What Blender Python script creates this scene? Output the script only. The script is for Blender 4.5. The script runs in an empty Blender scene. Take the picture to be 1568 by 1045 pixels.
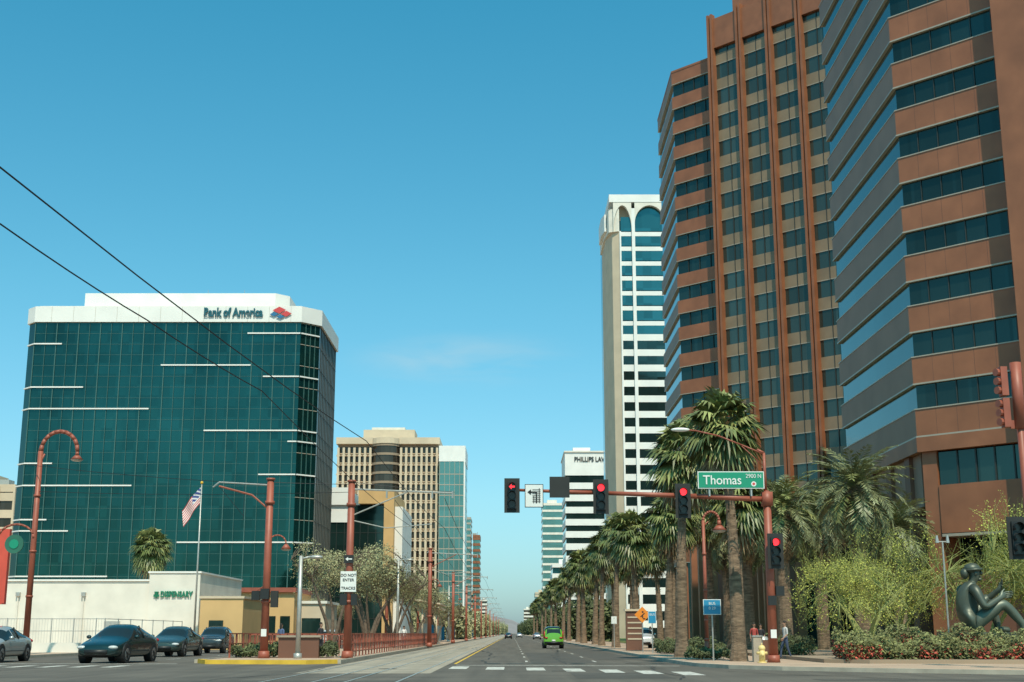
import bpy, math, random
from mathutils import Vector, Matrix
R=random.Random(7)
rad=math.radians
scene=bpy.context.scene
COL=scene.collection
# ---------------------------------------------------------------- materials
def newmat(name):
    m=bpy.data.materials.new(name); m.use_nodes=True
    nt=m.node_tree; b=nt.nodes['Principled BSDF']; return m,nt,b
def M(name,col,rough=.75,metal=0,var=.12,scale=1.5,bump=0,bscale=None,island=0,emit=0,stretch=None,spec=None,stain=0):
    m,nt,b=newmat(name)
    b.inputs['Roughness'].default_value=rough; b.inputs['Metallic'].default_value=metal
    if spec is not None: b.inputs['Specular IOR Level'].default_value=spec
    tc=nt.nodes.new('ShaderNodeTexCoord')
    vec=tc.outputs['Object']
    if stretch:
        mp=nt.nodes.new('ShaderNodeMapping'); mp.inputs['Scale'].default_value=stretch
        nt.links.new(vec,mp.inputs[0]); vec=mp.outputs[0]
    n=nt.nodes.new('ShaderNodeTexNoise'); n.inputs['Scale'].default_value=scale; n.inputs['Detail'].default_value=6
    nt.links.new(vec,n.inputs['Vector'])
    mr=nt.nodes.new('ShaderNodeMapRange'); mr.inputs[1].default_value=.3; mr.inputs[2].default_value=.7
    mr.inputs[3].default_value=1-var; mr.inputs[4].default_value=1+var
    nt.links.new(n.outputs[0],mr.inputs[0])
    fac=mr.outputs[0]
    def mul(a,c):
        mu=nt.nodes.new('ShaderNodeMath'); mu.operation='MULTIPLY'
        nt.links.new(a,mu.inputs[0]); nt.links.new(c,mu.inputs[1]); return mu.outputs[0]
    if stain:
        m2=nt.nodes.new('ShaderNodeMapping'); m2.inputs['Scale'].default_value=(1.4,.045,1); nt.links.new(tc.outputs['Object'],m2.inputs[0])
        n3=nt.nodes.new('ShaderNodeTexNoise'); n3.inputs['Scale'].default_value=1; n3.inputs['Detail'].default_value=4; nt.links.new(m2.outputs[0],n3.inputs['Vector'])
        r3=nt.nodes.new('ShaderNodeMapRange'); r3.inputs[1].default_value=.35; r3.inputs[2].default_value=.65; r3.inputs[3].default_value=1-stain; r3.inputs[4].default_value=1+stain
        nt.links.new(n3.outputs[0],r3.inputs[0]); fac=mul(fac,r3.outputs[0])
    if island:
        g=nt.nodes.new('ShaderNodeNewGeometry'); mi=nt.nodes.new('ShaderNodeMapRange')
        mi.inputs[3].default_value=1-island; mi.inputs[4].default_value=1+island
        nt.links.new(g.outputs['Random Per Island'],mi.inputs[0])
        fac=mul(fac,mi.outputs[0])
    vm=nt.nodes.new('ShaderNodeVectorMath'); vm.operation='SCALE'; vm.inputs[0].default_value=col[:3]
    nt.links.new(fac,vm.inputs['Scale']); nt.links.new(vm.outputs[0],b.inputs['Base Color'])
    if bump:
        n2=nt.nodes.new('ShaderNodeTexNoise'); n2.inputs['Scale'].default_value=bscale or scale*6; n2.inputs['Detail'].default_value=5
        nt.links.new(vec,n2.inputs['Vector'])
        bp=nt.nodes.new('ShaderNodeBump'); bp.inputs['Strength'].default_value=bump; bp.inputs['Distance'].default_value=.05
        nt.links.new(n2.outputs[0],bp.inputs['Height']); nt.links.new(bp.outputs[0],b.inputs['Normal'])
    if emit:
        b.inputs['Emission Color'].default_value=(*col[:3],1); b.inputs['Emission Strength'].default_value=emit
    return m
def GL(name,col,pane=(1.7,1.7,1.7),rough=.06,metal=.7,var=.35,warp=.02,off=(0.13,0.17,0.11),big=.06,pw=1.0):
    """window glass whose panes differ slightly in tone and tilt"""
    m,nt,b=newmat(name); L=nt.links.new
    b.inputs['Roughness'].default_value=rough; b.inputs['Metallic'].default_value=metal
    tc=nt.nodes.new('ShaderNodeTexCoord')
    mp=nt.nodes.new('ShaderNodeMapping'); mp.inputs['Scale'].default_value=[1/p for p in pane]; mp.inputs['Location'].default_value=off
    L(tc.outputs['Object'],mp.inputs[0])
    fl=nt.nodes.new('ShaderNodeVectorMath'); fl.operation='FLOOR'; L(mp.outputs[0],fl.inputs[0])
    wn=nt.nodes.new('ShaderNodeTexWhiteNoise'); wn.noise_dimensions='3D'; L(fl.outputs[0],wn.inputs['Vector'])
    m3=nt.nodes.new('ShaderNodeMapping'); m3.inputs['Scale'].default_value=(1,1,.45); L(tc.outputs['Object'],m3.inputs[0])
    ns=nt.nodes.new('ShaderNodeTexNoise'); ns.inputs['Scale'].default_value=big; ns.inputs['Detail'].default_value=4; L(m3.outputs[0],ns.inputs['Vector'])
    a1=nt.nodes.new('ShaderNodeMath'); a1.operation='MULTIPLY'; L(wn.outputs['Value'],a1.inputs[0]); a1.inputs[1].default_value=pw
    ad=nt.nodes.new('ShaderNodeMath'); ad.operation='MULTIPLY_ADD'; L(ns.outputs[0],ad.inputs[0]); ad.inputs[1].default_value=1.6
    L(a1.outputs[0],ad.inputs[2])
    mr=nt.nodes.new('ShaderNodeMapRange'); mr.inputs[1].default_value=.45; mr.inputs[2].default_value=1.15+pw; mr.inputs[3].default_value=1-var; mr.inputs[4].default_value=1+var
    L(ad.outputs[0],mr.inputs[0])
    vm=nt.nodes.new('ShaderNodeVectorMath'); vm.operation='SCALE'; vm.inputs[0].default_value=col
    L(mr.outputs[0],vm.inputs['Scale']); L(vm.outputs[0],b.inputs['Base Color'])
    sb=nt.nodes.new('ShaderNodeVectorMath'); sb.operation='SUBTRACT'; L(wn.outputs['Color'],sb.inputs[0]); sb.inputs[1].default_value=(.5,.5,.5)
    sc=nt.nodes.new('ShaderNodeVectorMath'); sc.operation='SCALE'; L(sb.outputs[0],sc.inputs[0]); sc.inputs['Scale'].default_value=warp
    g=nt.nodes.new('ShaderNodeNewGeometry')
    aa=nt.nodes.new('ShaderNodeVectorMath'); aa.operation='ADD'; L(g.outputs['Normal'],aa.inputs[0]); L(sc.outputs[0],aa.inputs[1])
    nn=nt.nodes.new('ShaderNodeVectorMath'); nn.operation='NORMALIZE'; L(aa.outputs[0],nn.inputs[0]); L(nn.outputs[0],b.inputs['Normal'])
    return m
white=M('white_panel',(.78,.76,.71),.6,var=.05,scale=.3)
offw=M('white_stucco',(.72,.67,.58),.85,var=.1,scale=.5,bump=.1)
tan=M('tan_concrete',(.6,.48,.34),.85,var=.08,scale=.3)
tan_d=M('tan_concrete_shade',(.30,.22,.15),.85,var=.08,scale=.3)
tanor=M('ochre_stucco',(.62,.39,.17),.85,var=.08,scale=.4)
brown=M('red_granite',(.285,.108,.050),.5,var=.16,scale=.5,bump=.05)
brown_d=M('red_granite_dark',(.17,.075,.045),.6,var=.15,scale=.4)
shadesp=M('granite_west_shade',(.27,.165,.115),.6,var=.12,scale=.3)  # west-face granite, greyed: its shade and reflection are put into the colour
beigesp=M('beige_spandrel',(.25,.18,.11),.5,var=.15,scale=.4)
frame_l=M('aluminium_frame',(.42,.36,.28),.4,metal=.2,var=.05)
frame_d=M('dark_frame',(.03,.035,.032),.5,var=.1)
g_bofa=GL('teal_curtain_glass',(.016,.085,.078),(1.71,1.71,1.71),metal=.8,var=.4,pw=.3,warp=.012,big=.09)
g_bofaE=GL('grey_side_glass',(.13,.125,.10),(1.7,1.7,1.7),metal=.3,rough=.3,var=.2)
mull=M('teal_mullion',(.06,.14,.125),.4,metal=.2,var=.1)
g_dark=GL('dark_glass',(.035,.07,.065),(2.4,2.4,3.95),metal=.7,var=.4,pw=.5,warp=.012)
g_bay=GL('bay_glass',(.075,.105,.09),(1.7,1.7,3.95),metal=.6,var=.45,pw=.8,warp=.02)
g_teal=GL('teal_glass',(.04,.16,.17),(2.2,2.2,3.9),metal=.7,var=.35)
g_west=GL('west_glass_reflection',(.055,.12,.12),(2.6,2.6,3.95),metal=.75,var=.2,pw=.3,warp=.006)  # teal here is the west side's reflection, put into the glass colour
g_green=GL('green_glass',(.14,.30,.27),(3,3,3.6),metal=.6,var=.12,rough=.2)
g_black=GL('black_glass',(.02,.05,.045),(3,3,3),metal=.5,var=.3)
g_brown=GL('bronze_glass',(.07,.055,.04),(2.3,2.3,3.6),metal=.5,var=.4)
asphalt=M('asphalt',(.115,.097,.076),.9,var=.16,scale=.3,bump=.35,bscale=8,stain=.16)
asph2=M('asphalt_patch',(.085,.074,.06),.9,var=.2,scale=.6,bump=.2,bscale=8)
crack=M('tar_crack_seal',(.035,.033,.03),.7,var=.2)
conc=M('concrete',(.34,.285,.215),.9,var=.15,scale=.5,bump=.15,bscale=9,stain=.12)
walk=M('sidewalk_paving',(.48,.335,.235),.9,var=.12,scale=.5,bump=.15,bscale=9)
kerbm=M('kerb_concrete',(.42,.36,.28),.9,var=.15,scale=2)
soil=M('dry_ground',(.30,.22,.15),.95,var=.2,scale=.2,bump=.2)
grass=M('grass',(.10,.13,.03),.95,var=.3,scale=3,bump=.6,bscale=40)
wpaint=M('white_road_paint',(.52,.49,.43),.8,var=.4,scale=4)
ypaint=M('yellow_paint',(.7,.42,.04),.75,var=.15,scale=2)
redp=M('red_painted_steel',(.32,.085,.048),.5,var=.15,scale=2)
steel=M('galvanised_steel',(.45,.44,.40),.45,metal=.5,var=.1,scale=4)
wire=M('black_wire',(.012,.012,.014),.6,var=.05)
black=M('black_plastic',(.016,.017,.016),.5,var=.1)
blackm=M('matt_black',(.025,.027,.025),.8,var=.1)
greens=M('sign_green',(.01,.27,.15),.45,var=.03)
wsign=M('sign_white',(.75,.74,.69),.5,var=.03)
bluesign=M('sign_blue',(.02,.24,.42),.5,var=.03)
orsign=M('sign_orange',(.8,.24,.02),.5,var=.03)
redlit=M('signal_red_lit',(1,.03,.04),.5,var=0,emit=2.2)
lensoff=M('signal_lens_off',(.02,.03,.025),.25,var=0)
logored=M('logo_red',(.6,.06,.06),.5,var=0); logoblue=M('logo_blue',(.02,.15,.30),.5,var=0)
bofatxt=M('letter_blue',(.008,.10,.13),.5,var=0); grntxt=M('letter_green',(.01,.2,.11),.5,var=0)
bark=M('grey_bark',(.14,.10,.07),.95,var=.3,scale=5,bump=.6,bscale=20)
palmbark=M('palm_bark',(.20,.135,.085),.95,var=.5,scale=2.5,bump=1,bscale=9,stretch=(1,1,3.5))
pv_bark=M('palo_verde_bark',(.27,.28,.09),.85,var=.2,scale=5)
lf_fan=M('fan_palm_leaf',(.105,.128,.038),.45,var=.25,scale=1.3,island=.5)
lf_fan_y=M('fan_palm_leaf_new',(.23,.24,.08),.45,var=.2,scale=1.3,island=.35)
lf_dead=M('dead_palm_leaf',(.25,.17,.09),.9,var=.3,scale=2,island=.3)
lf_date=M('date_palm_leaf',(.18,.19,.085),.5,var=.25,scale=1.3,island=.45)
lf_mes=M('mesquite_leaf',(.31,.295,.15),.8,var=.3,scale=1.0,island=.45)
lf_pv=M('palo_verde_leaf',(.38,.38,.075),.8,var=.3,scale=1.0,island=.45)
lf_dk=M('dark_tree_leaf',(.085,.10,.037),.8,var=.35,scale=.6,island=.5)
lf_hedge=M('hedge_leaf',(.17,.17,.06),.8,var=.35,scale=2,island=.5)
lf_red=M('red_flower',(.45,.08,.05),.8,var=.3,scale=2,island=.4)
bronze=M('bronze_patina',(.10,.115,.085),.45,metal=.35,var=.4,scale=2,bump=.15,bscale=8)
hillm=M('distant_hill_rock',(.25,.22,.21),.95,var=.12,scale=.004)
# ---------------------------------------------------------------- mesh builder
class MB:
    def __init__(s): s.v=[];s.f=[];s.m=[];s.mats=[]
    def mi(s,m):
        if m not in s.mats: s.mats.append(m)
        return s.mats.index(m)
    def add(s,vs,fs,mat):
        o=len(s.v); s.v+= [tuple(p) for p in vs]
        if isinstance(mat,list):
            for f,mm in zip(fs,mat): s.f.append([i+o for i in f]); s.m.append(s.mi(mm))
        else:
            k=s.mi(mat)
            for f in fs: s.f.append([i+o for i in f]); s.m.append(k)
    def face(s,pts,mat): s.add(pts,[list(range(len(pts)))],mat)
    def prism(s,poly,z0,z1,mat,top=None):
        n=len(poly)
        vs=[(x,y,z0) for x,y in poly]+[(x,y,z1) for x,y in poly]
        fs=[[i,(i+1)%n,(i+1)%n+n,i+n] for i in range(n)]
        ms=list(mat) if isinstance(mat,list) else [mat]*n
        fs+= [list(range(n))[::-1], list(range(n,2*n))]; t=top or ms[0]; ms+=[t,t]
        s.add(vs,fs,ms)
    def box(s,x0,x1,y0,y1,z0,z1,mat): s.prism([(x0,y0),(x1,y0),(x1,y1),(x0,y1)],z0,z1,mat)
    def obox(s,p,d,L,o0,o1,z0,z1,mat,start=0):
        dx,dy=d; l=math.hypot(dx,dy); dx/=l;dy/=l; nx,ny=dy,-dx
        a=lambda t,o:(p[0]+dx*t+nx*o,p[1]+dy*t+ny*o)
        s.prism([a(start,o1),a(start+L,o1),a(start+L,o0),a(start,o0)],z0,z1,mat)
    def cyl(s,p0,p1,r0,r1,mat,n=10,caps=True):
        p0=Vector(p0);p1=Vector(p1); d=(p1-p0)
        if d.length<1e-6: return
        d.normalize(); a=d.orthogonal().normalized(); b=d.cross(a)
        vs=[p0+(a*math.cos(t)+b*math.sin(t))*r0 for t in [2*math.pi*i/n for i in range(n)]]
        vs+=[p1+(a*math.cos(t)+b*math.sin(t))*r1 for t in [2*math.pi*i/n for i in range(n)]]
        fs=[[i,(i+1)%n,(i+1)%n+n,i+n] for i in range(n)]
        if caps: fs+=[list(range(n))[::-1],list(range(n,2*n))]
        s.add(vs,fs,mat)
    def tube(s,pts,r,mat,n=8):
        for i in range(len(pts)-1):
            r0=r[i] if isinstance(r,list) else r; r1=r[i+1] if isinstance(r,list) else r
            s.cyl(pts[i],pts[i+1],r0,r1,mat,n)
    def ell(s,c,r,mat,nu=14,nv=9):
        vs=[];fs=[]
        for j in range(nv+1):
            t=math.pi*j/nv
            for i in range(nu):
                p=2*math.pi*i/nu
                vs.append((c[0]+r[0]*math.sin(t)*math.cos(p),c[1]+r[1]*math.sin(t)*math.sin(p),c[2]+r[2]*math.cos(t)))
        for j in range(nv):
            for i in range(nu): fs.append([j*nu+i,j*nu+(i+1)%nu,(j+1)*nu+(i+1)%nu,(j+1)*nu+i])
        s.add(vs,fs,mat)
    def mesh(s,name,smooth=False):
        me=bpy.data.meshes.new(name); me.from_pydata(s.v,[],s.f)
        for m in s.mats: me.materials.append(m)
        me.polygons.foreach_set('material_index',s.m)
        if smooth: me.polygons.foreach_set('use_smooth',[True]*len(s.f))
        me.update(); return me
    def obj(s,name,parent=None,smooth=False,loc=(0,0,0),rot=0):
        o=bpy.data.objects.new(name,s.mesh(name,smooth)); COL.objects.link(o)
        o.location=loc; o.rotation_euler=(0,0,rot)
        if parent: o.parent=parent
        return o
def empty(name,loc=(0,0,0),rot=0):
    o=bpy.data.objects.new(name,None); COL.objects.link(o); o.location=loc; o.rotation_euler=(0,0,rot); o.empty_display_size=.5; return o
def inst(name,me,loc,rot=0,sc=1,parent=None):
    o=bpy.data.objects.new(name,me); COL.objects.link(o); o.location=loc; o.rotation_euler=(0,0,rot)
    o.scale=(sc,sc,sc) if not isinstance(sc,tuple) else sc
    if parent: o.parent=parent
    return o
def text(body,loc,size,mat,parent,name='lettering',ext=.01,sx=1,rot=0,bold=0,left=False):
    cu=bpy.data.curves.new(name,'FONT'); cu.body=body; cu.size=size; cu.extrude=ext; cu.align_x='LEFT' if left else 'CENTER'; cu.align_y='CENTER'; cu.offset=bold
    cu.materials.append(mat)
    o=bpy.data.objects.new(name,cu); COL.objects.link(o); o.location=loc; o.rotation_euler=(rad(90),0,rot); o.scale=(sx,1,1)
    o.parent=parent; return o
# ---------------------------------------------------------------- world, sun, camera
SUN_EL,SUN_AZ=56,170   # degrees; azimuth measured from +Y toward +X
w=bpy.data.worlds.new('World'); scene.world=w; w.use_nodes=True
nt=w.node_tree; L=nt.links.new; bg=nt.nodes['Background']
sky=nt.nodes.new('ShaderNodeTexSky'); sky.sky_type='NISHITA'; sky.sun_disc=False
sky.sun_elevation=rad(SUN_EL); sky.sun_rotation=rad(SUN_AZ); sky.altitude=300; sky.air_density=1.0; sky.dust_density=1.2; sky.ozone_density=1.0
tc=nt.nodes.new('ShaderNodeTexCoord'); sp=nt.nodes.new('ShaderNodeSeparateXYZ'); L(tc.outputs['Generated'],sp.inputs[0])
ramp=nt.nodes.new('ShaderNodeValToRGB'); el=ramp.color_ramp.elements
el[0].position=0; el[0].color=(.40,.58,.72,1); el[1].position=.55; el[1].color=(.15,.90,.88,1)
e_=el.new(.10); e_.color=(.46,.74,.76,1); e_=el.new(.25); e_.color=(.36,.84,.80,1)
L(sp.outputs[2],ramp.inputs[0])
tint=nt.nodes.new('ShaderNodeVectorMath'); tint.operation='MULTIPLY'
L(sky.outputs[0],tint.inputs[0]); L(ramp.outputs[0],tint.inputs[1])
t2=nt.nodes.new('ShaderNodeVectorMath'); t2.operation='SCALE'; t2.inputs['Scale'].default_value=1.95; L(tint.outputs[0],t2.inputs[0])
# one faint high cloud low in the north sky
mp=nt.nodes.new('ShaderNodeMapping'); mp.inputs['Scale'].default_value=(5,5,22)
L(tc.outputs['Generated'],mp.inputs[0])
ns=nt.nodes.new('ShaderNodeTexNoise'); ns.inputs['Scale'].default_value=2.2; ns.inputs['Detail'].default_value=5; ns.inputs['Roughness'].default_value=.55; ns.inputs['Distortion'].default_value=.4
L(mp.outputs[0],ns.inputs['Vector'])
cr=nt.nodes.new('ShaderNodeMapRange'); cr.inputs[1].default_value=.38; cr.inputs[2].default_value=.75; cr.inputs[4].default_value=.42
L(ns.outputs[0],cr.inputs[0])
ms=nt.nodes.new('ShaderNodeMapping'); ms.inputs['Location'].default_value=(.035,0,-.84); ms.inputs['Scale'].default_value=(1,0,4.1); L(tc.outputs['Generated'],ms.inputs[0])
ln_=nt.nodes.new('ShaderNodeVectorMath'); ln_.operation='LENGTH'; L(ms.outputs[0],ln_.inputs[0])
mk=nt.nodes.new('ShaderNodeMapRange'); mk.interpolation_type='SMOOTHSTEP'; mk.inputs[1].default_value=.02; mk.inputs[2].default_value=.11; mk.inputs[3].default_value=1; mk.inputs[4].default_value=0
L(ln_.outputs['Value'],mk.inputs[0])
mm=nt.nodes.new('ShaderNodeMath'); mm.operation='MULTIPLY'; L(cr.outputs[0],mm.inputs[0]); L(mk.outputs[0],mm.inputs[1])
mx=nt.nodes.new('ShaderNodeMix'); mx.data_type='RGBA'; L(mm.outputs[0],mx.inputs[0]); L(t2.outputs[0],mx.inputs[6]); mx.inputs[7].default_value=(5.5,7.0,7.4,1)
L(mx.outputs[2],bg.inputs['Color']); bg.inputs['Strength'].default_value=.1
sd=bpy.data.lights.new('sun','SUN'); sd.energy=4.4; sd.angle=rad(.5); sd.color=(1,.89,.72)
so=bpy.data.objects.new('sun',sd); COL.objects.link(so)
sv=Vector((math.sin(rad(SUN_AZ))*math.cos(rad(SUN_EL)),math.cos(rad(SUN_AZ))*math.cos(rad(SUN_EL)),math.sin(rad(SUN_EL))))
so.rotation_euler=(-sv).to_track_quat('-Z','Y').to_euler(); so.location=(0,-20,80)
cd=bpy.data.cameras.new('camera'); cam=bpy.data.objects.new('camera',cd); COL.objects.link(cam)
cd.lens=45.92; cd.sensor_width=36; cd.clip_end=30000; cd.clip_start=.1
cam.location=(0,0,1.35); cam.rotation_euler=(rad(90+12.61),0,0); scene.camera=cam
scene.view_settings.view_transform='Standard'; scene.view_settings.look='None'; scene.view_settings.exposure=0
# ---------------------------------------------------------------- ground, roads
b=MB(); b.face([(-12000,-2000,0),(12000,-2000,0),(12000,14000,0),(-12000,14000,0)],soil); b.obj('ground')
b=MB(); z=.004
b.face([(-300,-40,z),(300,-40,z),(300,54,z),(-300,54,z)],asphalt)
b.face([(-27,54,z),(9,54,z),(9,4000,z),(-27,4000,z)],asphalt)
b.obj('road')
b=MB(); z=.008
b.face([(-7.5,46,z),(-2.8,46,z),(-2.8,4000,z),(-7.5,4000,z)],conc)
for cx in (-6.3,-3.95):
    for s in (-.72,.72):
        b.box(cx+s-.035,cx+s+.035,20,2500,.006,.022,steel)
b.obj('rail_tracks')
b=MB(); z=.012
for i,(x,y) in enumerate([(-2.1,53.6),(-.65,52.6),(.9,51.6),(2.3,50.2),(3.6,48.8),(4.8,47.4),(6.0,46)]):
    b.face([(x-.35,y-2.0,z),(x+.35,y-2.0,z),(x+.35,y+2.0,z),(x-.35,y+2.0,z)],wpaint)
for x in (.7,4.0):
    y=64
    while y<700:
        b.face([(x-.06,y,z),(x+.06,y,z),(x+.06,y+3,z),(x-.06,y+3,z)],wpaint); y+=12
b.face([(-2.6,60,z),(-2.48,60,z),(-2.48,1500,z),(-2.6,1500,z)],ypaint)
b.face([(-2.4,57.5,z),(7,56,z),(7,56.5,z),(-2.4,58,z)],wpaint)
b.face([(-26,60,z),(-15,60,z),(-15,60.5,z),(-26,60.5,z)],wpaint)
for x in (-18.0,-22.0):
    y=70
    while y<600: b.face([(x-.06,y,z),(x+.06,y,z),(x+.06,y+3,z),(x-.06,y+3,z)],wpaint); y+=12
for i in range(9): 
    x=-27+i*1.3
    b.face([(x,54,z),(x+.5,54,z),(x+.5,57,z),(x,57,z)],wpaint)
b.obj('road_markings')
b=MB()
for (x0,y0,x1,y1) in [(2,41,5,47),(-14,38,-3,39.2),(.9,62,3.8,95),(4.3,70,6.8,120),(-24,70,-22.2,90),(9,39,20,40.5)]:
    b.face([(x0,y0,.0075),(x1,y0,.0075),(x1,y1,.0075),(x0,y1,.0075)],asph2)
b.obj('asphalt_patches')
b=MB()
for (x,y,dx,dy,n) in [(-16,42,1,.05,22),(-2,44,1,-.03,14),(5,40,.1,1,16),(-9,38,.15,1,16),(2.4,60,.02,1,60),(-.9,60,-.01,1,70),(-22,50,1,.1,14),(12,40,-.4,1,9),(-12,48,1,.02,10),(6,52,-.6,.4,8)]:
    px,py=x,y
    for k in range(n):
        qx=px+dx+R.uniform(-.22,.22); qy=py+dy+R.uniform(-.22,.22); l=math.hypot(qx-px,qy-py); nx,ny=-(qy-py)/l*.035,(qx-px)/l*.035
        b.face([(px-nx,py-ny,.0095),(qx-nx,qy-ny,.0095),(qx+nx,qy+ny,.0095),(px+nx,py+ny,.0095)],crack); px,py=qx,qy
b.obj('crack_seals')
b=MB()
for (x,y) in ((1.8,49),(-4.8,52),(-19,49),(5.5,61)): b.cyl((x,y,.0),(x,y,.016),.36,.36,asph2,20)
b.obj('manhole_covers')
# right sidewalk with rounded corner
edge=[(7.4,900),(7.4,60),(7.6,55.5),(8.4,52.2),(10,49.8),(12.5,47.6),(16,45.2),(20,43),(26,41),(34,40),(120,39)]
def off(e,o):
    out=[]
    for i,p in enumerate(e):
        a=e[max(0,i-1)];c=e[min(len(e)-1,i+1)]; dx,dy=c[0]-a[0],c[1]-a[1]; l=math.hypot(dx,dy); out.append((p[0]-dy/l*o,p[1]+dx/l*o))
    return out
ins=off(edge,.18)
b=MB()
for i in range(len(edge)-1):
    b.prism([edge[i],edge[i+1],ins[i+1],ins[i]],-.02,.15,kerbm)
b.obj('kerb')
b=MB(); b.prism(ins+[(120,900)],-.02,.147,walk)
jm=M('paving_joint',(.2,.14,.1),.9)
for k in range(16):
    y=44+k*1.5; xl=7.8 if y>55 else (9+(52.5-y)*1.6 if y<52.5 else 8.6); b.face([(xl,y,.1505),(30,y,.1505),(30,y+.03,.1505),(xl,y+.03,.1505)],jm)
b.obj('sidewalk')
b=MB(); b.prism([(13,56),(14.5,54.5),(30,53),(60,53),(60,88),(13,88)],.14,.30,soil); b.obj('planting_bed')
b=MB(); b.prism([(14,88.01),(30,88.01),(30,420),(14,420)],.14,.2,grass); b.obj('grass_verge')
b=MB()
b.prism([(-300,62),(-29,62),(-27.2,64),(-27.2,900),(-300,900)],-.02,.15,walk)
b.prism([(-27.2,64),(-27.0,64),(-27.0,900),(-27.2,900)],-.02,.153,kerbm)
b.obj('sidewalk')
b=MB()
med=[(-14.3,62),(-13.6,60.2),(-9.2,59.6),(-8.1,61),(-7.9,900),(-14.5,900)]
b.prism(med,-.02,.15,walk)
for q in [[(-14.5,62),(-13.7,60),(-13.55,60.2),(-14.3,62.1)],[(-13.7,60),(-9.1,59.4),(-9.15,59.6),(-13.55,60.2)],[(-9.1,59.4),(-7.9,60.9),(-8.1,61.0),(-9.15,59.6)]]:
    b.prism(q,-.02,.19,ypaint)
b.prism([(-7.9,60.9),(-7.75,60.9),(-7.75,900),(-7.9,900)],-.02,.17,kerbm)
b.prism([(-14.65,62),(-14.5,62),(-14.5,900),(-14.65,900)],-.02,.17,kerbm)
b.obj('median')
# low hills at the horizon
b=MB(); pts=[]
n=60
for i in range(n+1):
    x=-3500+7000*i/n; h=95+45*math.sin(i*.55)+30*math.sin(i*1.3+1)+R.uniform(-10,10); pts.append((x,max(h,25)))
for i in range(n):
    (x0,h0),(x1,h1)=pts[i],pts[i+1]
    b.face([(x0,8000,-1),(x1,8000,-1),(x1,9000,h1),(x0,9000,h0)],hillm)
    b.face([(x0,9000,h0),(x1,9000,h1),(x1,10000,-1),(x0,10000,-1)],hillm)
b.obj('hills',smooth=True)
# ---------------------------------------------------------------- bank office building
def bank():
    e=empty('office_building')
    x0,x1,y0,y1,H=-76.4,-30.6,200,222,51.6
    def fp(o): 
        return [(x0+1.5-o*.4,y0-o),(x1-2.6+o*.4,y0-o),(x1+o,y0+2.6-o*.4),(x1+o,y1+o),(x0-o,y1+o),(x0-o,y0+1.5-o*.4)]
    b=MB(); b.prism(fp(0),0,49.1,[g_bofa,g_bofa,g_bofaE,g_bofaE,g_bofa,g_bofa]); b.obj('glass_walls',e)
    b=MB(); b.prism(fp(.35),49.1,51.6,white); b.prism(fp(-.6),51.6,51.9,offw)
    b.prism([(-69.5,206),(-38.5,206),(-36.5,208),(-36.5,218),(-69.5,218)],51.9,55.4,white)
    b.box(-67,-65,208,210,55.4,55.7,steel); b.box(-60,-56,209,212,55.4,55.75,white)
    for xx in (-58,-50,-44): b.cyl((xx,208,55.4),(xx,208,56.5),.05,.03,steel,5)
    X=x0+4
    while X<x1-3: b.box(X-.02,X+.02,y0-.362,y0-.352,49.12,51.58,frame_l); X+=3.42
    b.obj('roof_parapet',e)
    b=MB()
    zs=[49.0-1.71*i for i in range(29)]
    X=x0+1.5; i=0
    while X<x1-2.5: 
        q=.07 if i%2==0 else .035
        b.box(X-q,X+q,y0-.14,y0,0,49.1,mull); X+=1.71; i+=1
    for i,zz in enumerate(zs): 
        if zz>0: b.box(x0+1.5,x1-2.6,y0-.05,y0,zz-.025,zz+.025,mull)
    for t in (.9,1.8,2.7): b.obox((x1-2.6,y0),(1,1),.1,0,.12,0,49.1,mull,start=t)
    for zz in zs[::2]: b.obox((x1-2.6,y0),(1,1),3.6,0,.06,zz-.05,zz+.05,frame_l)
    for zz in zs[::2]: b.obox((x1,y0+2.6),(0,1),19.3,0,.06,zz-.04,zz+.04,frame_d)
    for i in range(1,12): b.obox((x1,y0+2.6),(0,1),.1,0,.1,0,49.1,frame_d,start=i*1.7)
    b.obj('mullions',e)
    b=MB()
    for zz,a,c in [(47.3,-41.5,-33.2),(45.6,-74.9,-70.5),(42.2,-54.8,-40.8),(40.4,-38.8,-33.2),(38.7,-74.9,-66.7),(35.3,-74.9,-56.3),(31.9,-47.6,-33.2),(30.2,-34.6,-33.2),(26.8,-74.9,-70.6),(25.1,-38.9,-33.2),(23.4,-74.9,-58.2),(18.2,-74.9,-70.8),(16.5,-74.9,-67.4),(14.8,-50.8,-33.2),(9.7,-74.9,-61)]:
        b.box(a,c,y0-.3,y0-.145,zz-.1,zz+.1,white)
        if c>-33.3: b.obox((x1-2.6,y0),(1,1),3.5,.13,.3,zz-.1,zz+.1,white)
        if a<-74.8: b.obox((x0,y0+1.5),(1.5,-1.5),2.1,.01,.2,zz-.1,zz+.1,white)
    b.obj('facade_fins',e)
    text('Bank of America',(-48.5,y0-.5,50.55),1.95,bofatxt,e,'sign_lettering',.08,.71,bold=.07,left=True)
    b=MB(); yy=y0-.5
    def para(x,z,mt,w=1.5,h=.42): b.add([(x-w/2,yy,z-h*.2),(x,yy,z-h),(x+w/2,yy,z-h*.1),(x,yy,z+h*.7),(x-w/2,yy-.1,z-h*.2),(x,yy-.1,z-h),(x+w/2,yy-.1,z-h*.1),(x,yy-.1,z+h*.7)],[[4,5,6,7],[0,1,5,4],[1,2,6,5],[2,3,7,6],[3,0,4,7]],mt)
    para(-36.6,51.05,logored,2.1,.65); para(-35.5,50.45,logored,1.7,.55); para(-37.4,50.35,logoblue,1.4,.42); para(-36.4,49.95,logoblue,1.3,.38)
    b.obj('sign_logo',e)
bank()
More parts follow.
